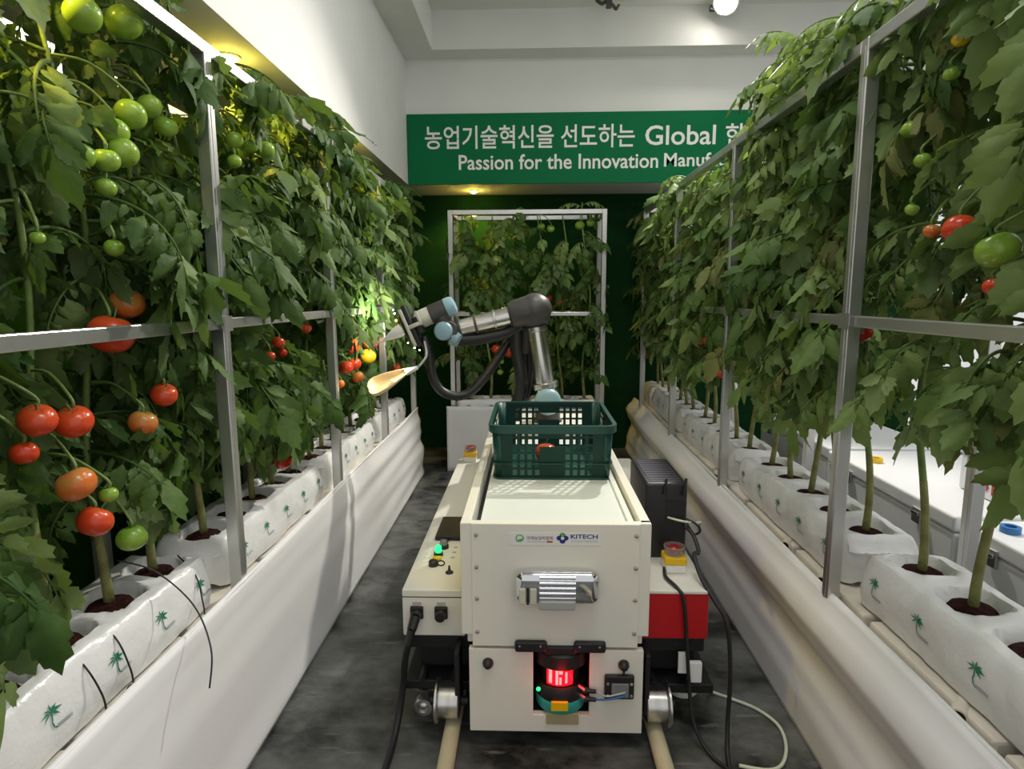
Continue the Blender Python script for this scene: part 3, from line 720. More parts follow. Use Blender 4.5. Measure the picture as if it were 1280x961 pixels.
# central body
cp('body', MB().rbox(-.196, .338, YF + .02, 3.42, .345, .655, .004), 'cart_white')
cp('side_wall', MB().rbox(-.211, -.180, YF + .012, 3.40, .381, .734, .003), 'cart_white')
cp('side_wall', MB().rbox(.322, .353, YF + .012, 3.40, .381, .736, .003), 'cart_white')
cp('corner_post', MB().rbox(-.211, -.176, YF + .001, YF + .03, .381, .735, .003), 'cart_white')
cp('corner_post', MB().rbox(.318, .353, YF + .001, YF + .03, .381, .736, .003), 'cart_white')
fp = cp('front_panel', MB().rbox(-.178, .320, YF - .003, YF + .02, .346, .7345, .002), 'cart_white')
for x in (-.163, .309):
    for z in (.700, .600, .500, .393):
        cp('screw', MB().lathe((x, YF - .003, z), (0, -1, 0), [(0, .0065), (.003, .006), (.005, .003)], n=12), 'grey_screw', fp, smooth=40)
cp('top_edge', MB().rbox(-.180, .322, YF + .0, YF + .025, .722, .7355, .002), 'cart_white')
cp('lid', MB().rbox(-.160, .318, YF + .03, 2.98, .660, .702, .004), 'lid')
cp('lid_lip', MB().rbox(.296, .316, YF + .035, 2.96, .7025, .712, .002), 'lid')
cp('slot', MB().box(-.1795, -.161, YF + .03, 2.98, .656, .668), 'black')
cp('arm_deck', MB().rbox(-.178, .320, 2.99, 3.40, .656, .738, .004), 'cart_white')
# sticker with the two logos
st = cp('sticker', MB().box(-.064, .203, YF - .0042, YF - .003, .670, .708), 'sticker', fp)
ys_ = YF - .0048
cp('sticker_name', text_mb('KITECH', .116, .195, .691, .7045, ys_, .02), 'st_blue', fp)
cp('sticker_caption', text_mb('한국생산기술연구원', .118, .194, .680, .686, ys_), 'st_grey', fp)
lg = MB()
for a in range(4):
    t = PI / 2 * a; c, s = math.cos(t), math.sin(t)
    lg.add([(.092 + c * .0095 + .0085 * math.cos(q), ys_, .6925 + s * .0095 + .0075 * math.sin(q)) for q in [2 * PI * k / 12 for k in range(12)]], [tuple(range(12))])
cp('logo_cross', lg, 'st_blue', fp)
cp('logo_heart', MB().add([(.092 + .006 * math.cos(2 * PI * k / 10), ys_ - .0004, .703 + .006 * math.sin(2 * PI * k / 10)) for k in range(10)], [tuple(range(10))]), 'st_green', fp)
cp('logo_centre', MB().add([(.092 + .0055 * math.cos(2 * PI * k / 10), ys_ - .0004, .6925 + .0055 * math.sin(2 * PI * k / 10)) for k in range(10)], [tuple(range(10))]), 'sticker', fp)
cp('sticker_title', text_mb('국제농업박람회', -.014, .064, .6865, .698, ys_, .006), 'st_red', fp)
cp('sticker_line', MB().add([(-.014, ys_, .680), (.044, ys_, .680), (.044, ys_, .6815), (-.014, ys_, .6815)], [(0, 1, 2, 3)]), 'st_grey', fp)
cp('sticker_year', MB().add([(.046, ys_, .6785), (.063, ys_, .6785), (.063, ys_, .6835), (.046, ys_, .6835)], [(0, 1, 2, 3)]), 'red_print', fp)
lf = MB()
ring = []
for k in range(15):
    t = -.6 * PI + 1.9 * PI * k / 14; ring.append((-.034 + .0125 * math.cos(t), .6915 + .0115 * math.sin(t)))
for (a, b), (c, d) in zip(ring, ring[1:]):
    k = .72
    lf.add([(a, ys_, b), (c, ys_, d), (-.034 + (c + .034) * k, ys_, .6915 + (d - .6915) * k), (-.034 + (a + .034) * k, ys_, .6915 + (b - .6915) * k)], [(0, 1, 2, 3)])
lf.add([(-.046, ys_ - .0003, .679), (-.030, ys_ - .0003, .684), (-.024, ys_ - .0003, .692), (-.038, ys_ - .0003, .687)], [(0, 1, 2, 3)])
cp('logo_leaf', lf, 'st_green', fp)
# chrome lamp unit
ch = cp('chrome_lamp', MB().rbox(-.048, .200, YF - .055, YF - .002, .503, .605, .038, 6), 'chrome', smooth=50)
for k in range(5):
    z = .592 - k * .0155
    cp('rib', MB().cyl((.024, YF - .054 - (.004 if k in (1, 2, 3) else 0), z), (.128, YF - .054 - (.004 if k in (1, 2, 3) else 0), z), .0066, n=10), 'chrome', ch, smooth=40)
cp('lamp_plate', MB().rbox(.022, .130, YF - .062, YF - .03, .494, .525, .006), 'water_grey', ch)
for x in (-.026, .006):
    cp('seal', MB().rbox(x - .010, x + .010, YF - .060, YF - .040, .512, .560, .004), 'ivory_bar', ch)
cp('seal_gap', MB().box(-.0135, -.0065, YF - .058, YF - .045, .510, .562), 'black', ch)
# lower panel with scanner
lp = MB(); x0, x1, z0, z1 = -.190, .340, .060, .336; hx0, hx1, hz0 = .006, .178, .118
lp.rbox(x0, hx0, YF + .0, YF + .022, z0, z1, .002).rbox(hx1, x1, YF + .0, YF + .022, z0, z1, .002).rbox(hx0 - .003, hx1 + .003, YF + .0, YF + .022, z0, hz0, .002)
lw = cp('lower_panel', lp, 'cart_white')
cp('recess', MB().box(.0, .184, YF + .16, YF + .18, .10, .34).box(-.004, .002, YF + .02, YF + .18, .10, .34).box(.182, .188, YF + .02, YF + .18, .10, .34).box(-.004, .188, YF + .02, YF + .18, .10, .118), 'black', lw)
cp('lower_body', MB().box(-.17, -.006, YF + .024, 3.3, .075, .344).box(.19, .32, YF + .024, 3.3, .075, .344).box(-.006, .19, YF + .19, 3.3, .075, .344), 'black_metal')
hg = cp('scanner_bracket', MB().rbox(-.050, .048, YF - .020, YF - .003, .335, .372, .008).rbox(.128, .224, YF - .020, YF - .003, .335, .372, .008).rbox(.04, .136, YF - .014, YF + .02, .325, .352, .004), 'black')
for x in (-.035, .028, .145, .205):
    cp('bolt', MB().lathe((x, YF - .02, .357), (0, -1, 0), [(0, .0035), (.002, .0025)], n=8), 'grey_screw', hg)
sx, sy = .092, YF + .062
cp('scanner_cap', MB().lathe((sx, sy, .275), (0, 0, 1), [(0, .076), (.004, .084), (.045, .084), (.056, .07)], n=28), 'black', smooth=40)
cp('scanner_core', MB().lathe((sx, sy, .205), (0, 0, 1), [(0, .062), (.072, .062)], n=28), 'black', smooth=40)
win = MB(); nn = 14
for k in range(nn):
    for j, z in enumerate((.219, .272)):
        pass
V = []; 
for k in range(nn + 1):
    t = math.radians(-128 + 76 * k / nn)
    for z in (.217, .274): V.append((sx - .004 + .0645 * math.cos(t), sy + .0645 * math.sin(t) - .0, z))
cp('scanner_window', MB().add(V, [(2 * k, 2 * k + 2, 2 * k + 3, 2 * k + 1) for k in range(nn)]), 'red_glow', smooth=True)
for a0, a1, zz0, zz1 in ((-121, -112, .224, .268), (-102, -95, .221, .270), (-93, -83, .256, .268), (-92, -86, .222, .246), (-76, -70, .225, .262)):
    V = []
    for k in range(4):
        t = math.radians(a0 + (a1 - a0) * k / 3)
        for z in (zz0, zz1): V.append((sx - .004 + .0655 * math.cos(t), sy + .0655 * math.sin(t), z))
    cp('scanner_bar', MB().add(V, [(2 * k, 2 * k + 2, 2 * k + 3, 2 * k + 1) for k in range(3)]), 'red_hot')
sb = cp('scanner_base', MB().lathe((sx, sy, .168), (0, 0, 1), [(0, .078), (.03, .080), (.045, .074)], n=28), 'black', smooth=40)
cp('scanner_foot', MB().lathe((sx, sy, .128), (0, 0, 1), [(0, .074), (.006, .078), (.034, .080), (.04, .077)], n=28), 'teal', smooth=40)
cp('yellow_label', MB().rbox(.060, .112, sy - .087, sy - .078, .148, .178, .002), 'yellow')
cp('tape', MB().rbox(.046, .146, YF - .006, YF - .001, .090, .128, .001), 'tan')
cp('status_light', MB().ell((.022, sy - .074, .213), .007, .005, .007, 10, 8), 'green_glow', smooth=True)
lamp('scanner_glow', 'POINT', (sx, YF - .03, .262), .22, (1, .02, .02), shadow_soft_size=0.03)
for x in (-.132, .280):
    cp('knob', MB().lathe((x, YF - .001, .290), (0, -1, 0), [(0, .017), (.008, .016), (.02, .010), (.024, .005)], n=16), 'black', smooth=40)
cp('knob_pin', MB().cyl((.281, YF - .004, .275), (.281, YF - .004, .262), .003, n=6), 'black')
so = cp('socket_box', MB().rbox(.222, .312, YF - .016, YF - .001, .183, .262, .006), 'black')
cp('socket_plate', MB().rbox(.243, .295, YF - .020, YF - .014, .192, .238, .002), 'screen', so)
for x in (.232, .303):
    for z in (.196, .235): cp('bolt', MB().lathe((x, YF - .016, z), (0, -1, 0), [(0, .005), (.002, .004)], n=10), 'steel', so)
for z, zz, m in ((.213, .206, 'water_grey'), (.186, .195, 'blue')):
    cp('plug', MB().cyl((.150, YF + .01, z - .004), (.168, YF - .012, z - .003), .010, n=12), 'steel', smooth=40)
    cp('plug_sleeve', MB().cyl((.163, YF - .012, z - .003), (.196, YF - .020, z), .008, .006, n=12), 'black', smooth=40)
    cp('lead', MB().tube([(.196, YF - .020, z), (.225, YF - .026, zz - .004), (.255, YF - .024, zz), (.285, YF - .021, zz + .006)], .003, n=6, smooth=4), m, smooth=True)
# side boxes
lb = cp('control_box', MB().rbox(-.413, -.212, 1.823, 3.40, .315, .472, .004), 'cart_white')
cp('lid_gap', MB().box(-.4135, -.212, 1.8225, 1.826, .446, .449), 'black', lb)
for x, wide in ((-.366, .020), (-.288, .020)):
    cp('connector', MB().rbox(x - .021, x + .021, 1.812, 1.824, .376, .418, .004), 'black', lb)
    cp('connector_ring', MB().cyl((x, 1.815, .396), (x, 1.790, .394), .017, .016, n=16), 'black', lb, smooth=40)
    cp('connector_tag', MB().box(x - .014, x + .014, 1.8215, 1.823, .421, .430), 'st_grey', lb)
cp('cable_plug', MB().cyl((-.366, 1.795, .395), (-.374, 1.770, .365), .017, .015, n=16).cyl((-.374, 1.772, .367), (-.384, 1.765, .325), .014, .012, n=14), 'black', lb, smooth=40)
tp = cp('tablet', MB().rbox(-.368, -.222, 2.215, 2.43, .474, .490, .004), 'black')
cp('tablet_stand', MB().rbox(-.345, -.315, 2.19, 2.22, .472, .484, .003), 'black', tp)
zt_ = .472
def button(x, y, m, r=.013, h=.018):
    cp('button_collar', MB().lathe((x, y, zt_), (0, 0, 1), [(0, r + .005), (.012, r + .004), (.013, r)], n=16), 'black', smooth=40)
    cp('button', MB().lathe((x, y, zt_ + .012), (0, 0, 1), [(0, r), (h, r * .95), (h + .003, r * .7)], n=16), m, smooth=40)
button(-.335, 2.085, 'green_glow', .012, .022)
button(-.325, 2.150, 'screen', .014, .016)
cp('yellow_collar', MB().rbox(-.350, -.318, 2.030, 2.056, zt_, zt_ + .012, .003), 'yellow')
cp('key_switch', MB().lathe((-.340, 2.0, zt_), (0, 0, 1), [(0, .017), (.016, .016), (.020, .012)], n=18).tube([(-.323 + .010 + .012 * math.cos(t), 1.998, zt_ + .010 + .009 * math.sin(t)) for t in [2 * PI * k / 12 for k in range(13)]], .0025, n=5), 'black', smooth=40)
cp('toggle', MB().lathe((-.277, 1.945, zt_), (0, 0, 1), [(0, .014), (.004, .013), (.009, .005), (.026, .003)], n=14), 'black', smooth=40)
for k in range(4):
    cp('button_tag', MB().box(-.382, -.366, 2.02 + k * .045, 2.036 + k * .045, zt_, zt_ + .0008), 'sticker')
for k in range(3):
    cp('button_mark', MB().box(-.288, -.274, 2.06 + k * .045, 2.072 + k * .045, zt_, zt_ + .0008), 'st_grey')
rb = cp('battery_box', MB().rbox(.354, .560, 1.823, 3.40, .315, .470, .004), 'red')
cp('battery_lid', MB().rbox(.353, .562, 1.820, 3.40, .468, .478, .002), 'cart_white')
def estop(x, y, z):
    e = cp('emergency_stop', MB().rbox(x - .034, x + .034, y - .034, y + .034, z, z + .030, .005), 'white_plastic')
    cp('stop_top', MB().rbox(x - .036, x + .036, y - .036, y + .036, z + .028, z + .056, .005), 'yellow', e)
    cp('stop_button', MB().lathe((x, y, z + .054), (0, 0, 1), [(0, .012), (.012, .013), (.014, .021), (.024, .022), (.030, .014)], n=20), 'button_red', e, smooth=40)
    V = []; F = []; n = 20
    cp('stop_guard', MB().lathe((x, y, z + .055), (0, 0, 1), [(0, .033), (.020, .034), (.030, .036), (.031, .032), (.003, .030)], n=n), 'clear_brown', e, smooth=40)
estop(.482, 1.975, .478)
estop(-.345, 3.36, .472)
# undercarriage
for s, x0, x1 in (('l', -.405, -.20), ('r', .345, .556)):
    cp('chassis_beam', MB().rbox(x0, x1, 1.84, 3.35, .262, .314, .004), 'black_metal')
    cp('motor_box', MB().rbox(x0 + .03, x1 - .01, 1.90, 3.2, .16, .262, .004), 'black_metal')
    cp('skid_plate', MB().rbox(x0 - .012 if s == 'l' else x0, x1 if s == 'l' else x1 + .035, 1.835, 2.05, .118, .150, .004), 'black_metal')
    for xx in (x0 + .05, x1 - .05):
        cp('bolt', MB().lathe((xx, 1.836, .158), (0, -1, 0), [(-.05, .012), (0, .012), (.012, .010)], n=12), 'black_metal')
    px = -.358 if s == 'l' else .505
    cp('levelling_foot', MB().lathe((px, 1.90, .085), (0, 0, 1), [(0, .045), (.006, .050), (.022, .050), (.024, .02), (.04, .015)], n=24), 'white_plastic' if s == 'r' else 'steel', smooth=40)
cp('white_tag', MB().box(.470, .50, 1.818, 1.826, .20, .27).rbox(.50, .545, 1.812, 1.83, .17, .24, .004), 'white_plastic')
def wheel(x, y, out):
    w = cp('wheel', MB().lathe((x - .033, y, .116), (1, 0, 0), [(0, .050), (.003, .053), (.063, .053), (.066, .050)], n=32), 'steel', smooth=40)
    f = x + out * .033
    cp('flange', MB().lathe((f - (.0 if out > 0 else .010), y, .116), (1, 0, 0), [(0, .064), (.002, .068), (.008, .068), (.010, .064)], n=36), 'steel', w, smooth=40)
    cp('axle', MB().cyl((x - .06, y, .116), (x + .06, y, .116), .014, n=14), 'black_metal', w, smooth=40)
for yy in (1.785, 3.1):
    wheel(-.262, yy, -1); wheel(.393, yy, 1)
cp('axle_hub', MB().lathe((-.348, 1.80, .085), (0, -1, 0), [(-.02, .030), (0, .031), (.012, .028), (.013, .018), (.006, .016), (.012, .008)], n=24), 'steel', smooth=40)
for x in (-.232, .360): cp('wheel_fork', MB().rbox(x - .008, x + .008, 1.75, 1.84, .10, .30, .003), 'black_metal')

# computer on the cart
pc = thing('computer', 'black computer tower with two stub antennas on the right of the cart', 'computer', (.475, 2.23, .478))
build('case', MB().rbox(.398, .545, 2.066, 2.40, .478, .750, .012, 3), 'black', pc, smooth=50)
build('vent_panel', MB().rbox(.415, .528, 2.09, 2.37, .749, .7525, .001), 'tinted', pc)
for k in range(9):
    build('slat', MB().box(.418, .525, 2.10 + k * .03, 2.104 + k * .03, .7525, .7535), 'black', pc)
for x in (.462, .530):
    a = build('antenna', MB().lathe((x, 2.058, .715), (.08, -.06, 1), [(0, .006), (.01, .006), (.055, .0045), (.058, .003)], n=10), 'black', pc, smooth=40)
    build('antenna_base', MB().cyl((x, 2.067, .715), (x, 2.050, .715), .007, n=10), 'black', a)
build('port_plate', MB().box(.470, .535, 2.0645, 2.067, .56, .69), 'black_metal', pc)

# ------------------------------------------------------------------ harvest crate
ck = thing('crate', 'dark green slotted plastic harvest crate on the cart', 'crate', (.083, 2.57, .703))
X0, X1, Y0, Y1, Z0, Z1 = -.150, .311, 2.255, 2.77, .704, .913
def crate_wall(p0, p1, z0, z1, holes_u, rows, slot, flare):
    """wall from p0 to p1 (x,y); grid with real openings, 3 mm thick; leans outwards by flare"""
    p0 = Vector((*p0, 0)); p1 = Vector((*p1, 0)); d = (p1 - p0); L = d.length; d.normalize(); nrm = Vector((d.y, -d.x, 0))
    us = sorted({0, L} | {u for h in holes_u for u in h} | ({slot[0], slot[1]} if slot else set()))
    zs = sorted({z0, z1} | {z for r in rows for z in r} | ({slot[2], slot[3]} if slot else set()))
    bm = bmesh.new(); V = {}
    def vert(i, j):
        if (i, j) not in V:
            t = (zs[j] - z0) / (z1 - z0); V[(i, j)] = bm.verts.new(p0 + d * us[i] + Vector((0, 0, zs[j])) + nrm * flare * (t - 1))
        return V[(i, j)]
    for i in range(len(us) - 1):
        for j in range(len(zs) - 1):
            uc = (us[i] + us[i + 1]) / 2; zc = (zs[j] + zs[j + 1]) / 2
            if any(a < uc < b for a, b in holes_u) and any(a < zc < b for a, b in rows): continue
            if slot and slot[0] < uc < slot[1] and slot[2] < zc < slot[3]: continue
            bm.faces.new((vert(i, j), vert(i + 1, j), vert(i + 1, j + 1), vert(i, j + 1)))
    bmesh.ops.solidify(bm, geom=list(bm.faces), thickness=.004)
    mb = MB(); mb._bm(bm); return mb
def cols(c, n=4, w=.017, gap=.0115):
    st = c - (n * w + (n - 1) * gap) / 2; return [(st + k * (w + gap), st + k * (w + gap) + w) for k in range(n)]
rows = [(Z0 + .014 + k * .031, Z0 + .014 + k * .031 + .022) for k in range(6)]
Wd, Ln = X1 - X0, Y1 - Y0
# straight walls between the rounded corners
rc = .035
build('front_wall', crate_wall((X0 + rc, Y0), (X1 - rc, Y0), Z0, Z1, cols(.095) + cols(Wd - 2 * rc - .095), rows, (.135, Wd - 2 * rc - .135, Z0 + .128, Z0 + .160), .012), 'crate', ck)
build('back_wall', crate_wall((X1 - rc, Y1), (X0 + rc, Y1), Z0, Z1, cols(.095) + cols(Wd - 2 * rc - .095), rows, (.135, Wd - 2 * rc - .135, Z0 + .128, Z0 + .160), .012), 'crate', ck)
build('side_wall', crate_wall((X1, Y0 + rc), (X1, Y1 - rc), Z0, Z1, cols(.12, 5) + cols(Ln - 2 * rc - .12, 5), rows, None, .012), 'crate', ck)
build('side_wall', crate_wall((X0, Y1 - rc), (X0, Y0 + rc), Z0, Z1, cols(.12, 5) + cols(Ln - 2 * rc - .12, 5), rows, None, .012), 'crate', ck)
for cx_, cy_, a0 in ((X1 - rc, Y0 + rc, -90), (X1 - rc, Y1 - rc, 0), (X0 + rc, Y1 - rc, 90), (X0 + rc, Y0 + rc, 180)):
    def fn(u, v, cx_=cx_, cy_=cy_, a0=a0):
        t = math.radians(a0 + 90 * u); r = rc - .012 * (1 - v); return (cx_ + r * math.cos(t), cy_ + r * math.sin(t), Z0 + (Z1 - Z0) * v)
    build('corner', MB().grid(fn, 8, 2), 'crate', ck, smooth=True, solid=.004)
build('floor_grid', MB().rbox(X0 + .012, X1 - .012, Y0 + .012, Y1 - .012, Z0, Z0 + .006, .002), 'crate', ck)
def ring_path(e, z, n=6):
    P = []
    for cx_, cy_, a0 in ((X1 - rc, Y0 + rc, -90), (X1 - rc, Y1 - rc, 0), (X0 + rc, Y1 - rc, 90), (X0 + rc, Y0 + rc, 180)):
        for k in range(n + 1):
            t = math.radians(a0 + 90 * k / n); P.append((cx_ + (rc + e) * math.cos(t), cy_ + (rc + e) * math.sin(t), z))
    return P
def band(e0, e1, z0, z1):
    a, b, c, d = ring_path(e0, z0), ring_path(e1, z0), ring_path(e1, z1), ring_path(e0, z1); n = len(a); V = a + b + c + d; F = []
    for i in range(n):
        j = (i + 1) % n
        for p, q in ((0, 1), (1, 2), (2, 3), (3, 0)): F.append((p * n + i, p * n + j, q * n + j, q * n + i))
    return MB().add(V, F)
build('rim', band(-.001, .014, Z1 - .006, Z1 + .002), 'crate', ck, smooth=40)
build('rim_skirt', band(.010, .0135, Z1 - .026, Z1 - .005), 'crate', ck, smooth=40)
build('rib', band(-.001, .008, Z1 - .030, Z1 - .026), 'crate', ck)
build('rib', band(-.006, .001, Z0 + .060, Z0 + .063), 'crate', ck)
build('rib', band(-.014, -.002, Z0 + .002, Z0 + .006), 'crate', ck)
for k, (tx, ty, tr_, c, wh) in enumerate([(.062, 2.485, .046, 'r', 'single picked red tomato lying inside the green crate')]):
    o = bpy.data.objects.new('tomato', TOM[c][k]); COL.objects.link(o); o.location = (tx, ty, Z0 + .006 + tr_ * .88); o.scale = (tr_,) * 3
    tag(o, wh, 'tomato')
    q = bpy.data.objects.new('calyx', CALYX); COL.objects.link(q); q.parent = o

# ------------------------------------------------------------------ robot arm
ra = thing('robot_arm', 'grey jointed robot arm with pale blue caps reaching towards the left row', 'robot arm', (.085, 3.18, .738))
def ap(name, mb, m, parent=ra, smooth=40): return build(name, mb, m, parent, smooth=smooth)
V3 = Vector
SH = V3((.085, 3.17, .855)); EL = V3((.012, 3.17, 1.325)); W1 = V3((-.435, 3.16, 1.218))
ap('base', MB().lathe((.085, 3.19, .738), (0, 0, 1), [(0, .078), (.012, .078), (.014, .068), (.065, .066)], n=32), 'arm_dark')
ap('shoulder_housing', MB().lathe(SH + V3((0, .085, 0)), (0, -1, 0), [(0, .050), (.01, .066), (.135, .068), (.14, .064)], n=32), 'arm_dark')
ap('joint_cap', MB().lathe(SH + V3((0, -.055, 0)), (0, -1, 0.0), [(0, .070), (.012, .070), (.030, .060), (.036, .045), (.038, .01)], n=32), 'arm_blue')
ud = (EL - SH).normalized()
ap('collar', MB().lathe(SH + ud * .062, ud, [(0, .058), (.006, .067), (.030, .067), (.034, .056)], n=32), 'steel')
ap('upper_arm', MB().cyl(SH + ud * .05, EL - ud * .045, .054, .050, n=32), 'arm_tube')
ap('upper_clamp', MB().lathe(EL - ud * .112, ud, [(0, .050), (.004, .056), (.024, .056), (.028, .05)], n=32), 'steel')
# elbow: a bulbous bend between the two tubes
fd = (W1 - EL); fd.normalize()
eb = MB(); eb.ell(EL + V3((.006, 0, .004)), .088, .082, .082, 28, 18)
ap('elbow', eb, 'arm_dark', smooth=True)
ap('elbow_neck', MB().lathe(EL + fd * .02, fd, [(0, .080), (.075, .074), (.105, .064), (.110, .060)], n=32), 'arm_dark')
ap('elbow_foot', MB().lathe(EL - ud * .01, -ud, [(0, .078), (.050, .072), (.072, .062), (.076, .058)], n=32), 'arm_dark')
ap('elbow_seal', MB().lathe(EL + fd * .128, fd, [(-.012, .062), (-.010, .066), (.0, .066), (.002, .06)], n=32), 'black')
ap('elbow_seal', MB().lathe(EL - ud * .074, -ud, [(0, .061), (.002, .066), (.010, .066), (.012, .058)], n=32), 'black')
fa = ap('forearm', MB().cyl(EL + fd * .11, W1 - fd * .05, .049, .043, n=32), 'arm_tube')
for k in (.20, .30, .385):
    ap('hose_clip', MB().lathe(EL + fd * k, fd, [(0, .047), (.002, .0505), (.012, .0505), (.014, .047)], n=28), 'arm_dark' if k > .25 else 'steel', fa)
# wrist
ap('wrist_housing', MB().lathe(W1 + V3((.012, .06, .006)), (0, -1, 0), [(0, .040), (.006, .047), (.112, .048), (.115, .045)], n=28), 'arm_dark')
ap('wrist_neck', MB().cyl(W1 - fd * .07, W1 - fd * .0, .044, .044, n=28), 'arm_dark')
ap('joint_cap', MB().lathe(W1 + V3((-.012, -.055, .004)), (0, -1, 0), [(0, .048), (.010, .048), (.022, .042), (.027, .03), (.028, .008)], n=28), 'arm_blue')
ap('joint_cap', MB().lathe(V3((-.400, 3.15, 1.190)), V3((.75, -.2, -.45)), [(0, .046), (.022, .046), (.036, .038), (.042, .02)], n=24), 'arm_blue')
wd = V3((-.90, -.08, -.38)).normalized()
W2 = V3((-.470, 3.15, 1.322))
ap('wrist_housing', MB().lathe(W2 - wd * .035, wd, [(0, .046), (.004, .050), (.085, .050), (.089, .046)], n=28), 'arm_dark')
ap('wrist_link', MB().cyl(W1 + V3((-.01, .0, .02)), W2 + V3((.01, 0, -.02)), .043, .043, n=24), 'arm_dark')
ap('joint_cap', MB().lathe(W2 - wd * .034, -wd, [(0, .051), (.030, .051), (.046, .044), (.054, .02)], n=28), 'arm_blue')
ap('tool_flange', MB().lathe(W2 + wd * .054, wd, [(0, .044), (.004, .047), (.050, .047), (.054, .038), (.075, .036)], n=28), 'ivory_bar')
# gripper: tilted black plate carrying bracket, camera lights and two scoops
G = V3((-.610, 3.12, 1.252)); gx = wd.copy(); gz = V3((-.36, 0, .93)); gz = (gz - gx * gz.dot(gx)).normalized(); gy = gz.cross(gx)
GM = Matrix(((gx.x, gy.x, gz.x, G.x), (gx.y, gy.y, gz.y, G.y), (gx.z, gy.z, gz.z, G.z), (0, 0, 0, 1)))
gp = ap('gripper', MB().rbox(-.012, .012, -.060, .060, -.115, .105, .006, mtx=GM).rbox(.012, .045, -.03, .05, -.075, .060, .006, mtx=GM).rbox(-.045, -.012, -.04, .04, -.06, .03, .006, mtx=GM), 'black')
ap('bracket_bar', MB().rbox(.012, .028, .060, .076, -.105, .092, .003, mtx=GM), 'ivory_bar', gp)
ap('bracket_arm', MB().rbox(-.045, .012, .058, .074, -.018, .002, .003, mtx=GM).rbox(-.057, -.043, .058, .074, -.02, .055, .003, mtx=GM), 'ivory_bar', gp)
for q in ((.05, .05, .105), (.052, .05, .085), (.050, .05, -.075), (.030, .05, -.112), (.012, .055, -.132)):
    c_ = GM @ V3(q); ap('led', MB().ell(c_, .0035, .0035, .0035, 8, 6), 'led', gp)
c_ = GM @ V3((.058, .055, .050)); ap('led', MB().ell(c_, .006, .006, .006, 8, 6), 'led_orange', gp)
# upper white cone finger with rod
ca = V3((-.652, 3.07, 1.232)); cb = V3((-.742, 3.05, 1.178))
ap('cone_finger', MB().lathe(ca, cb - ca, [(0, .030), (.02, .032), (.06, .022), (.095, .010), (.106, .006)], n=24), 'white_plastic', gp)
ap('finger_tip', MB().cyl(cb, V3((-.768, 3.045, 1.165)), .006, .004, n=10), 'led_orange' if False else 'scoop', gp)
ap('finger_rod', MB().tube([V3((-.765, 3.045, 1.166)), V3((-.815, 3.03, 1.140))], .0025, n=6), 'water_grey', gp)
# lower scoop: half a tapering cup, open upwards and to the aisle
sa = V3((-.600, 3.04, 1.030)); sb_ = V3((-.822, 3.02, .930)); ax = (sb_ - sa); AL = ax.length; ax.normalize()
upv = V3((.0, -.62, .78)); upv = (upv - ax * upv.dot(ax)).normalized(); sd = ax.cross(upv)
def scoop(u, v):
    r = (.010 + .050 * math.sin(min(1, u * 1.15) * PI / 2) ** 1.1) * (1 if u < .82 else math.sqrt(max(0.02, 1 - ((u - .82) / .19) ** 2)))
    t = PI * (1.0 + v); return tuple(sa + ax * (AL * u) + sd * (r * math.cos(t)) + upv * (r * .85 * math.sin(t) + .012))
ap('scoop', MB().grid(scoop, 22, 14), 'scoop', gp, smooth=True).modifiers.new('thickness', 'SOLIDIFY').thickness = .003
ap('scoop_socket', MB().cyl(sa + ax * .035, sa - ax * .03, .016, .010, n=14), 'white_plastic', gp)
ap('scoop_wire', MB().tube([sa - ax * .025, V3((-.555, 3.05, 1.060)), V3((-.530, 3.07, 1.105)), V3((-.545, 3.10, 1.170))], .006, n=8, smooth=6), 'water_grey', gp)
ap('finger_knob', MB().ell(sa + ax * .115 - upv * .012, .014, .010, .008, 10, 8), 'white_plastic', gp)
# hose
hp = [V3((-.555, 3.14, 1.19)), V3((-.527, 3.13, 1.10)), V3((-.512, 3.12, .99)), V3((-.470, 3.12, .915)), V3((-.400, 3.13, .882)), V3((-.330, 3.15, .893)), V3((-.262, 3.18, .955)), V3((-.19, 3.22, 1.05)), V3((-.12, 3.25, 1.16)), V3((-.06, 3.26, 1.22)), V3((-.02, 3.26, 1.15)), V3((-.01, 3.26, 1.0)), V3((-.03, 3.25, .88)), V3((-.07, 3.22, .80)), V3((-.08, 3.2, .735))]
hpp = catmull(hp, 14)
ap('hose', MB().tube(hpp, .02, n=10, radii=[.0255 if k % 2 else .022 for k in range(len(hpp))]), 'hose', smooth=True)
ap('forearm_hose', MB().tube([EL + fd * .42 + V3((0, .0, -.055)), EL + fd * .3 + V3((0, .01, -.078)), EL + fd * .15 + V3((0, .02, -.085)), V3((-.03, 3.19, 1.245)), V3((-.03, 3.2, 1.1))], .032, n=12, smooth=6), 'hose', smooth=True)
ap('upper_hose', MB().tube([V3((-.075, 3.2, 1.25)), V3((-.075, 3.2, 1.12)), V3((-.055, 3.19, .98)), V3((-.06, 3.2, .87)), V3((-.10, 3.22, .79)), V3((-.12, 3.24, .74))], .034, n=12, smooth=6), 'hose', smooth=True)
lamp('gripper_light', 'SPOT', GM @ V3((.07, .02, .03)), 26, (1.0, .97, .86), target=(-1.05, 3.42, 1.32), spot_size=math.radians(100), spot_blend=.7, shadow_soft_size=.03)

lamp('gripper_light', 'SPOT', GM @ V3((.045, .095, -.10)), 5.5, (1.0, .93, .78), target=(-.74, 3.03, .97), spot_size=math.radians(95), spot_blend=.8, shadow_soft_size=.015)
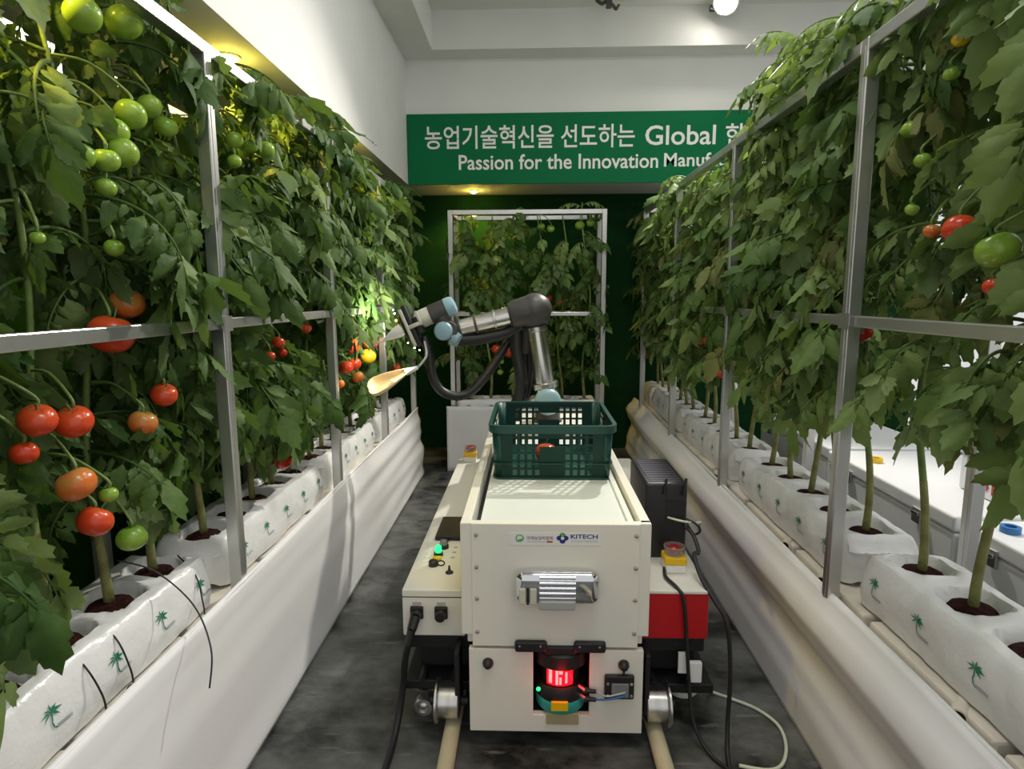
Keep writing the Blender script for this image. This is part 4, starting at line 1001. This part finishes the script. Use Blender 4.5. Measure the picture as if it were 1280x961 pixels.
# ------------------------------------------------------------------ cables
def cable(label, pts, r, m, name='power_cable', group=None):
    return tag(build(name, MB().tube(pts, r, n=8, smooth=8), m, smooth=True, base=pts[-1]), label, 'cable', group)
cable('thick black cable from the left connector down to the floor', [(-.385, 1.765, .325), (-.402, 1.78, .25), (-.412, 1.79, .16), (-.425, 1.76, .06), (-.432, 1.66, .014), (-.440, 1.45, .013), (-.45, 1.15, .013), (-.46, .8, .013)], .011, 'cable_black')
cable('black cable looping from the computer past the red box', [(.535, 2.06, .60), (.558, 2.03, .58), (.566, 1.98, .54), (.540, 1.94, .545), (.545, 1.86, .50), (.572, 1.80, .455), (.600, 1.765, .40), (.612, 1.75, .25), (.605, 1.73, .08), (.590, 1.66, .013), (.575, 1.5, .010), (.57, 1.1, .010), (.575, .7, .010)], .007, 'cable_black')
cable('black cable from the yellow emergency stop down the red box', [(.448, 1.96, .49), (.440, 1.90, .487), (.462, 1.83, .482), (.478, 1.812, .45), (.490, 1.805, .32), (.500, 1.79, .17), (.510, 1.76, .07), (.545, 1.70, .012), (.61, 1.60, .009), (.70, 1.42, .009), (.77, 1.1, .009)], .006, 'cable_black')
cable('thin black lead curling beside the computer', [(.530, 2.06, .63), (.565, 2.03, .62), (.585, 2.04, .59), (.57, 2.06, .57), (.55, 2.08, .60), (.548, 2.2, .61)], .004, 'cable_black')
cable('white cable snaking over the floor beside the right skirt', [(.52, 1.86, .20), (.58, 1.90, .10), (.635, 2.0, .012), (.70, 1.965, .008), (.765, 1.915, .008), (.805, 1.84, .008), (.795, 1.75, .008), (.752, 1.67, .008), (.700, 1.645, .008), (.62, 1.66, .008)], .0055, 'cable_white')
cable('short pale lead plugged into the computer back', [(.478, 2.066, .628), (.52, 2.03, .628), (.57, 2.05, .615), (.60, 2.09, .60), (.61, 2.15, .55)], .004, 'cable_white')
for k, (pts, wh) in enumerate([([(-1.06, 1.447, .735), (-.98, 1.477, .690), (-.885, 1.474, .600), (-.81, 1.408, .520), (-.79, 1.353, .448)], 'arching far out over the left skirt'),
                   ([(-1.05, 1.690, .64), (-.965, 1.63, .606), (-.935, 1.603, .540), (-.93, 1.60, .50)], 'beside the first post of the left row'),
                   ([(-1.06, 1.338, .636), (-.965, 1.288, .618), (-.935, 1.285, .545), (-.93, 1.285, .50)], 'curving down the nearest left bag'),
                   ([(-1.06, 1.241, .625), (-.965, 1.188, .612), (-.935, 1.192, .540), (-.93, 1.192, .49)], 'nearest the camera on the left bag')]):
    cable('thin black drip tube ' + wh, pts, .0022, 'cable_black', 'drip_tube', 'drip tubes on the left bags')

# ------------------------------------------------------------------ things beyond the right row
def case(label, x0, x1, y0, y1, z1, latches, group):
    c = thing('equipment_case', label, 'case', ((x0 + x1) / 2, (y0 + y1) / 2, 0), group)
    build('body', MB().rbox(x0, x1, y0, y1, .0, z1 - .075, .01), 'case_white', c)
    build('lid', MB().rbox(x0 - .006, x1 + .006, y0 - .006, y1 + .006, z1 - .07, z1, .012, 3), 'case_white', c)
    for yy in latches:
        l = build('latch', MB().rbox(x0 - .016, x0 - .004, yy - .03, yy + .03, z1 - .115, z1 - .045, .003), 'steel', c)
        build('latch_bar', MB().rbox(x0 - .024, x0 - .014, yy - .024, yy + .024, z1 - .075, z1 - .06, .002), 'chrome', l)
    return c
case('long white equipment case with steel latch beyond the right row, nearest the camera', 1.75, 2.45, 1.35, 2.42, .49, (2.25, 1.6), 'white cases beyond the right row')
case('long white equipment case beyond the right row, in the middle', 1.75, 2.45, 2.47, 3.55, .49, (2.7, 3.3), 'white cases beyond the right row')
case('long white equipment case beyond the right row, farthest from the camera', 1.78, 2.45, 3.62, 4.7, .49, (3.9, 4.5), 'white cases beyond the right row')
fb = thing('foam_box', 'white box with red lettering standing on the white cases', 'box', (2.24, 2.62, .49))
build('body', MB().rbox(2.02, 2.42, 2.46, 2.86, .491, .66, .012), 'case_white', fb)
build('lid', MB().rbox(2.012, 2.428, 2.452, 2.868, .662, .70, .012), 'case_white', fb)
def text_x(txt, y0, y1, z0, z1, x):      # lettering on a face looking to -X
    mb = text_mb(txt, 0, 1, z0, z1, 0, .02); mb.v = [(x, y1 + (y0 - y1) * v[0], v[2]) for v in mb.v]; return mb
build('red_lettering', text_x('OFF', 2.52, 2.80, .59, .645, 2.0185), 'red_print', fb)
build('red_lettering', text_x('OF', 2.58, 2.80, .52, .575, 2.0185), 'red_print', fb)
bgx = thing('bag', 'black soft bag lying on the white box beyond the right row', 'bag', (2.22, 2.62, .70))
bmb = MB(); bmb.ell((2.22, 2.62, .79), .17, .22, .088, 20, 12)
build('body', bmb, 'black', bgx, smooth=True)
build('handle', MB().tube([(2.08, 2.52, .83), (2.05, 2.56, .92), (2.05, 2.66, .92), (2.08, 2.72, .83)], .012, n=8, smooth=6), 'black', bgx, smooth=True)
def tape_roll(label, x, y, z, m):
    def fn(u, v):                       # closed square-section ring, so the roll has its hole
        k = [(.020, 0), (.034, 0), (.034, .024), (.020, .024), (.020, 0)][round(v * 4)]; t = 2 * PI * u
        return (x + k[0] * math.cos(t), y + k[0] * math.sin(t), z + k[1])
    tag(build('tape_roll', MB().grid(fn, 29, 5), m, base=(x, y, z), smooth=40), label, 'tape')
tape_roll('small blue tape roll on the nearest white case', 1.84, 2.30, .491, 'blue')
tape_roll('small yellow tape roll on the middle white case', 1.88, 3.30, .491, 'yellow')
